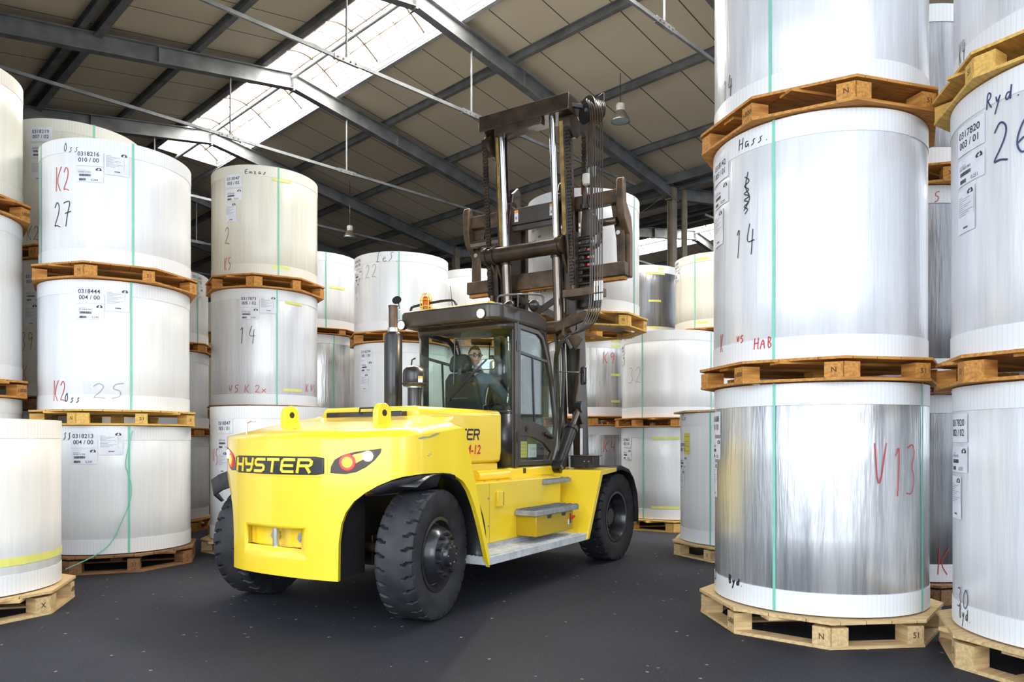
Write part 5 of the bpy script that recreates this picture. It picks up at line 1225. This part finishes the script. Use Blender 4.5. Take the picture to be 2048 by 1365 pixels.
g = MB(); g.bar(T(3.32, .66, 2.88), T(3.30, .76, 2.72), .03, .03); part(g, 'hose_clip', 'bolt')
# flat decals on counterweight
g = MB(); V = [on_rear(1.0, 1.30, .003)]
g = MB()
for (x, z, w_, h) in ((-.17, 1.425, .06, .006), (-.17, 1.412, .035, .006), (-.15, 1.440, .04, .004)):
    g.add([T(x, 1.192, z), T(x+w_, 1.20, z), T(x+w_, 1.20, z+h), T(x, 1.192, z+h)], [(0,1,2,3)])
part(g, 'scratches', 'ink2', cw, ang=0)
g = MB(); zz = [(0, .0), (.06, .012), (.13, .006), (.20, .03), (.27, .035), (.22, .012), (.15, -.006), (.08, -.008), (.03, -.012)]
for k_ in range(len(zz)-2): pass
g.add([T(-.27+a, 1.1815+a*.115+.003, 1.562+b*.8+a*.08) for a, b in zz], [tuple(range(len(zz)))]); part(g, 'paint_chip', 'bolt', cw, ang=0)

# ------------------------------------------------------------------ load on the forks
lw = TRK.matrix_basis @ Vector((5.07, -.05, 0))
pallet(lw.x, lw.y, 3.17, pi/2-HD+pi/8*0, 'woodyellow', .20, .845, 'yellow pallet lifted on the forks under the carried roll')
LR = Roll(lw.x, lw.y, .845, 3.375, 5.12, 'white', 'white roll carried high on the forks, behind the mast'); LR.label(1063, 447, '0318455', '002 / 01', 'wide0'); LR.write('Muluc', 1068, 590, .12, .07, .008); LR.strap(1268)

# ------------------------------------------------------------------ driver
def skin(joints, edges, lvl=2):
    me = bpy.data.meshes.new('skin'); me.from_pydata([j[:3] for j in joints], edges, [])
    o = bpy.data.objects.new('skin', me); C.objects.link(o); a = o.modifiers.new('s', 'SKIN'); a.use_smooth_shade = True
    for v, j in zip(me.skin_vertices[0].data, joints): v.radius = (j[3], j[4] if len(j) > 4 else j[3])
    me.skin_vertices[0].data[0].use_root = True
    b = o.modifiers.new('u', 'SUBSURF'); b.levels = lvl; b.render_levels = lvl
    bpy.context.view_layer.update(); r = bpy.data.meshes.new_from_object(o.evaluated_get(bpy.context.evaluated_depsgraph_get())); bpy.data.objects.remove(o); return r
def jt(x, r, z, a, b=None): return (x, -r, z, a, b if b else a)
# the trunk is turned to the right; he looks back over his right shoulder
DR = tag(empty('person', (-1.64, 6.90, 0), pi/2-HD), 'driver with glasses and grey-blue jacket, sitting in the cab looking back', 'person')
body = [jt(2.33,-.06,1.80,.13,.15), jt(2.31,-.05,1.98,.125,.14), jt(2.29,-.02,2.16,.13,.15), jt(2.28,0,2.30,.10,.12), jt(2.27,.01,2.37,.055), jt(2.262,.02,2.45,.055),
        jt(2.36,.15,2.27,.062), jt(2.52,.24,2.10,.048), jt(2.66,.20,1.97,.036), jt(2.70,.17,1.95,.028),
        jt(2.22,-.17,2.27,.062), jt(2.40,-.28,2.06,.048), jt(2.62,-.22,1.98,.036), jt(2.66,-.20,1.96,.028),
        jt(2.40,.06,1.80,.09), jt(2.76,.08,1.80,.07), jt(2.82,.08,1.50,.055), jt(2.80,.08,1.33,.05), jt(2.90,.08,1.29,.045),
        jt(2.40,-.17,1.80,.09), jt(2.76,-.20,1.80,.07), jt(2.82,-.20,1.50,.055), jt(2.80,-.20,1.33,.05), jt(2.90,-.20,1.29,.045)]
ed = [(0,1),(1,2),(2,3),(3,4),(4,5),(3,6),(6,7),(7,8),(8,9),(3,10),(10,11),(11,12),(12,13),(0,14),(14,15),(15,16),(16,17),(17,18),(0,19),(19,20),(20,21),(21,22),(22,23)]
bm_ = skin(body, ed)
# head: shaped sphere, face towards local (-x, right)
FD = atan2(-.80, -.60)   # face direction in truck plan (x, y): back and to the right
def head_geo():
    g = MB(); n, k = 36, 26; rows = []
    for i in range(k+1):
        ph = -pi/2+pi*i/k; row = []
        for j in range(n+1):
            th = 2*pi*j/n; x = cos(ph)*cos(th); y = cos(ph)*sin(th); z = sin(ph)
            fx = .098*x; fy = .076*y; fz = .122*z
            if z < 0: t = -z; fy *= 1-.30*t*t; fx = fx*(1-.10*t) if x > 0 else fx*(1-.45*t)
            if x > .3 and -.75 < z < -.35: fx += .004
            if x > .6:
                fx -= .004*math.exp(-((z-.05)/.14)**2)*(1-math.exp(-(y/.12)**2))          # eye sockets
                fx += .024*math.exp(-(y/.13)**2)*math.exp(-((z+.17)/.13)**2)+.010*math.exp(-(y/.10)**2)*math.exp(-((z+.02)/.14)**2)   # nose
                fx += .006*math.exp(-(y/.26)**2)*(math.exp(-((z+.42)/.05)**2)+math.exp(-((z+.52)/.05)**2))  # lips
                fx += .007*math.exp(-(y/.3)**2)*math.exp(-((z+.78)/.12)**2)  # chin
            row.append(Vector((fx, fy, fz)))
        rows.append(row)
    g.grid(rows)
    for s in (-1, 1):
        Mx = Matrix.Translation((-.008, s*.077, -.012)) @ Matrix.Rotation(s*radians(20), 4, 'Z')
        g.lathe([(0, -.006), (.018, -.006), (.026, 0), (.022, .006), (.012, .002), (0, .002)], 14, Mx @ Matrix.Rotation(radians(90), 4, 'X') @ Matrix.Diagonal((.7, 1.25, 1, 1)))
    return g
HC = T(2.225, .015, 2.555); HM_ = Matrix.Translation(HC) @ Matrix.Rotation(FD, 4, 'Z') @ Matrix.Rotation(radians(4), 4, 'Y')
hg = head_geo(); g = MB(); g.add([v.co[:] for v in bm_.vertices], [tuple(p.vertices) for p in bm_.polygons]); g.add([HM_ @ Vector(v) for v in hg.v], hg.f)
def hand(o, d, up, s):
    """palm and five curled fingers"""
    d = Vector(d).normalized(); u = Vector(up).normalized(); sd = d.cross(u).normalized()*s; o = Vector(o)
    P = []; E = []
    def J(a, b, c, r): P.append((*(o+d*a+sd*b+u*c), r)); return len(P)-1
    w_ = J(0, 0, 0, .022); pm = J(.045, 0, 0, .026); E.append((w_, pm))
    for i, (b, l) in enumerate(((-.030, .068), (-.010, .076), (.010, .072), (.028, .058))):
        k1 = J(.080, b, 0, .0095); k2 = J(.080+l*.45, b, -.012, .0085); k3 = J(.080+l*.60, b, -.036, .0080); k4 = J(.080+l*.45, b, -.052, .007); E += [(pm, k1), (k1, k2), (k2, k3), (k3, k4)]
    a = J(.030, -.040, -.012, .011); b = J(.062, -.056, -.030, .0095); c = J(.085, -.050, -.042, .008); E += [(pm, a), (a, b), (b, c)]
    return skin(P, E, 1)
for (o, d, s) in ((T(2.70, .17, 1.95), (.7, .1, -.05), 1), (T(2.66, -.20, 1.96), (.8, -.1, 0), -1)):
    hm = hand(o, d, (0, 0, 1), s); g.add([v.co[:] for v in hm.vertices], [tuple(p.vertices) for p in hm.polygons])
g.build('body', 'skin', DR, ang=60, weld=False)
# hair cap
g = MB(); rows = []
for i in range(13):
    ph = radians(2+88*i/12); row = []
    for j in range(37):
        th = 2*pi*j/36; x = cos(ph)*cos(th); y = cos(ph)*sin(th); z = sin(ph)
        lo_ = .58 if x > .45 else (.30 if x > .1 else (.10 if x > -.2 else -.35))
        zz = max(z, lo_); q = sqrt(max(0, 1-zz*zz)); l = sqrt(x*x+y*y) or 1; x2, y2 = x/l*q, y/l*q
        row.append(HM_ @ Vector((.101*x2-.002, .0795*y2, .126*zz+.001)))
    rows.append(row)
g.grid(rows); g.build('hair', 'hair', DR, ang=60)
g = MB()                                             # back of the head hair
rows = []
for i in range(6):
    z = -.45+.5*i/5; q = sqrt(1-z*z); rows.append([HM_ @ Vector((.101*q*cos(th)*(1-(.2 if z < -.2 else 0)), .080*q*sin(th), .126*z)) for th in [radians(110+140*j/12) for j in range(13)]])
g.grid(rows); g.build('hair', 'hair', DR, ang=60, solid=.006)
g = MB()
for s in (-1, 1):
    g.tube([HM_ @ Vector((.100, s*(.034+.024*cos(t)), .006+.017*sin(t))) for t in [2*pi*i/16 for i in range(16)]], .0032, 6, closed=True)
    g.tube([HM_ @ Vector((.098, s*.058, .012)), HM_ @ Vector((.07, s*.080, .012)), HM_ @ Vector((-.005, s*.083, .006))], .003, 6)
g.tube([HM_ @ Vector((.101, -.010, .010)), HM_ @ Vector((.106, 0, .012)), HM_ @ Vector((.101, .010, .010))], .003, 6)
g.build('glasses', 'black', DR)
g = MB()
for s in (-1, 1):
    g.lathe([(0, .002), (.009, 0), (0, -.001)], 12, HM_ @ Matrix.Translation((.0905, s*.033, .005)) @ Matrix.Rotation(radians(90), 4, 'Y'))
g.build('eyes', 'ink', DR)
g = MB(); 
for s in (-1, 1): g.tube([HM_ @ Vector((.094, s*.016, .030)), HM_ @ Vector((.096, s*.033, .035)), HM_ @ Vector((.086, s*.052, .030))], .0035, 5)
g.build('eyebrows', 'hair', DR)
g = MB(); g.tube([HM_ @ Vector((.088, -.020, -.057)), HM_ @ Vector((.098, 0, -.056)), HM_ @ Vector((.088, .020, -.057))], [.002, .0045, .002], 6); g.build('mouth', 'penred', DR)
# jacket and trousers
def grow(js, es, d, name, mat):
    js = [(j[0], j[1], j[2], j[3]+d, j[4]+d) for j in js]; m_ = skin(js, es); m_.materials.append(MT[mat]); m_.shade_smooth(); return obj(name, m_, DR)
grow([body[i] for i in (0, 1, 2, 3, 4, 6, 7, 8, 10, 11, 12)], [(0,1),(1,2),(2,3),(3,4),(3,5),(5,6),(6,7),(3,8),(8,9),(9,10)], .016, 'jacket', 'jacket')
grow([body[i] for i in (0, 14, 15, 16, 17, 19, 20, 21, 22)], [(0,1),(1,2),(2,3),(3,4),(0,5),(5,6),(6,7),(7,8)], .014, 'trousers', 'trousers')
g = MB(); g.tube([T(2.27, .01, 2.385)+Vector((.066*cos(t), .066*sin(t), .012*sin(t))) for t in [2*pi*i/16 for i in range(16)]], .020, 8, closed=True); g.build('collar', 'trousers', DR)
g = MB(); B3(g, 2.78, 2.98, .03, .13, 1.262, 1.34); B3(g, 2.78, 2.98, -.25, -.15, 1.262, 1.34); g.build('shoes', 'seat', DR, bevel=.03)
bpy.context.view_layer.update()
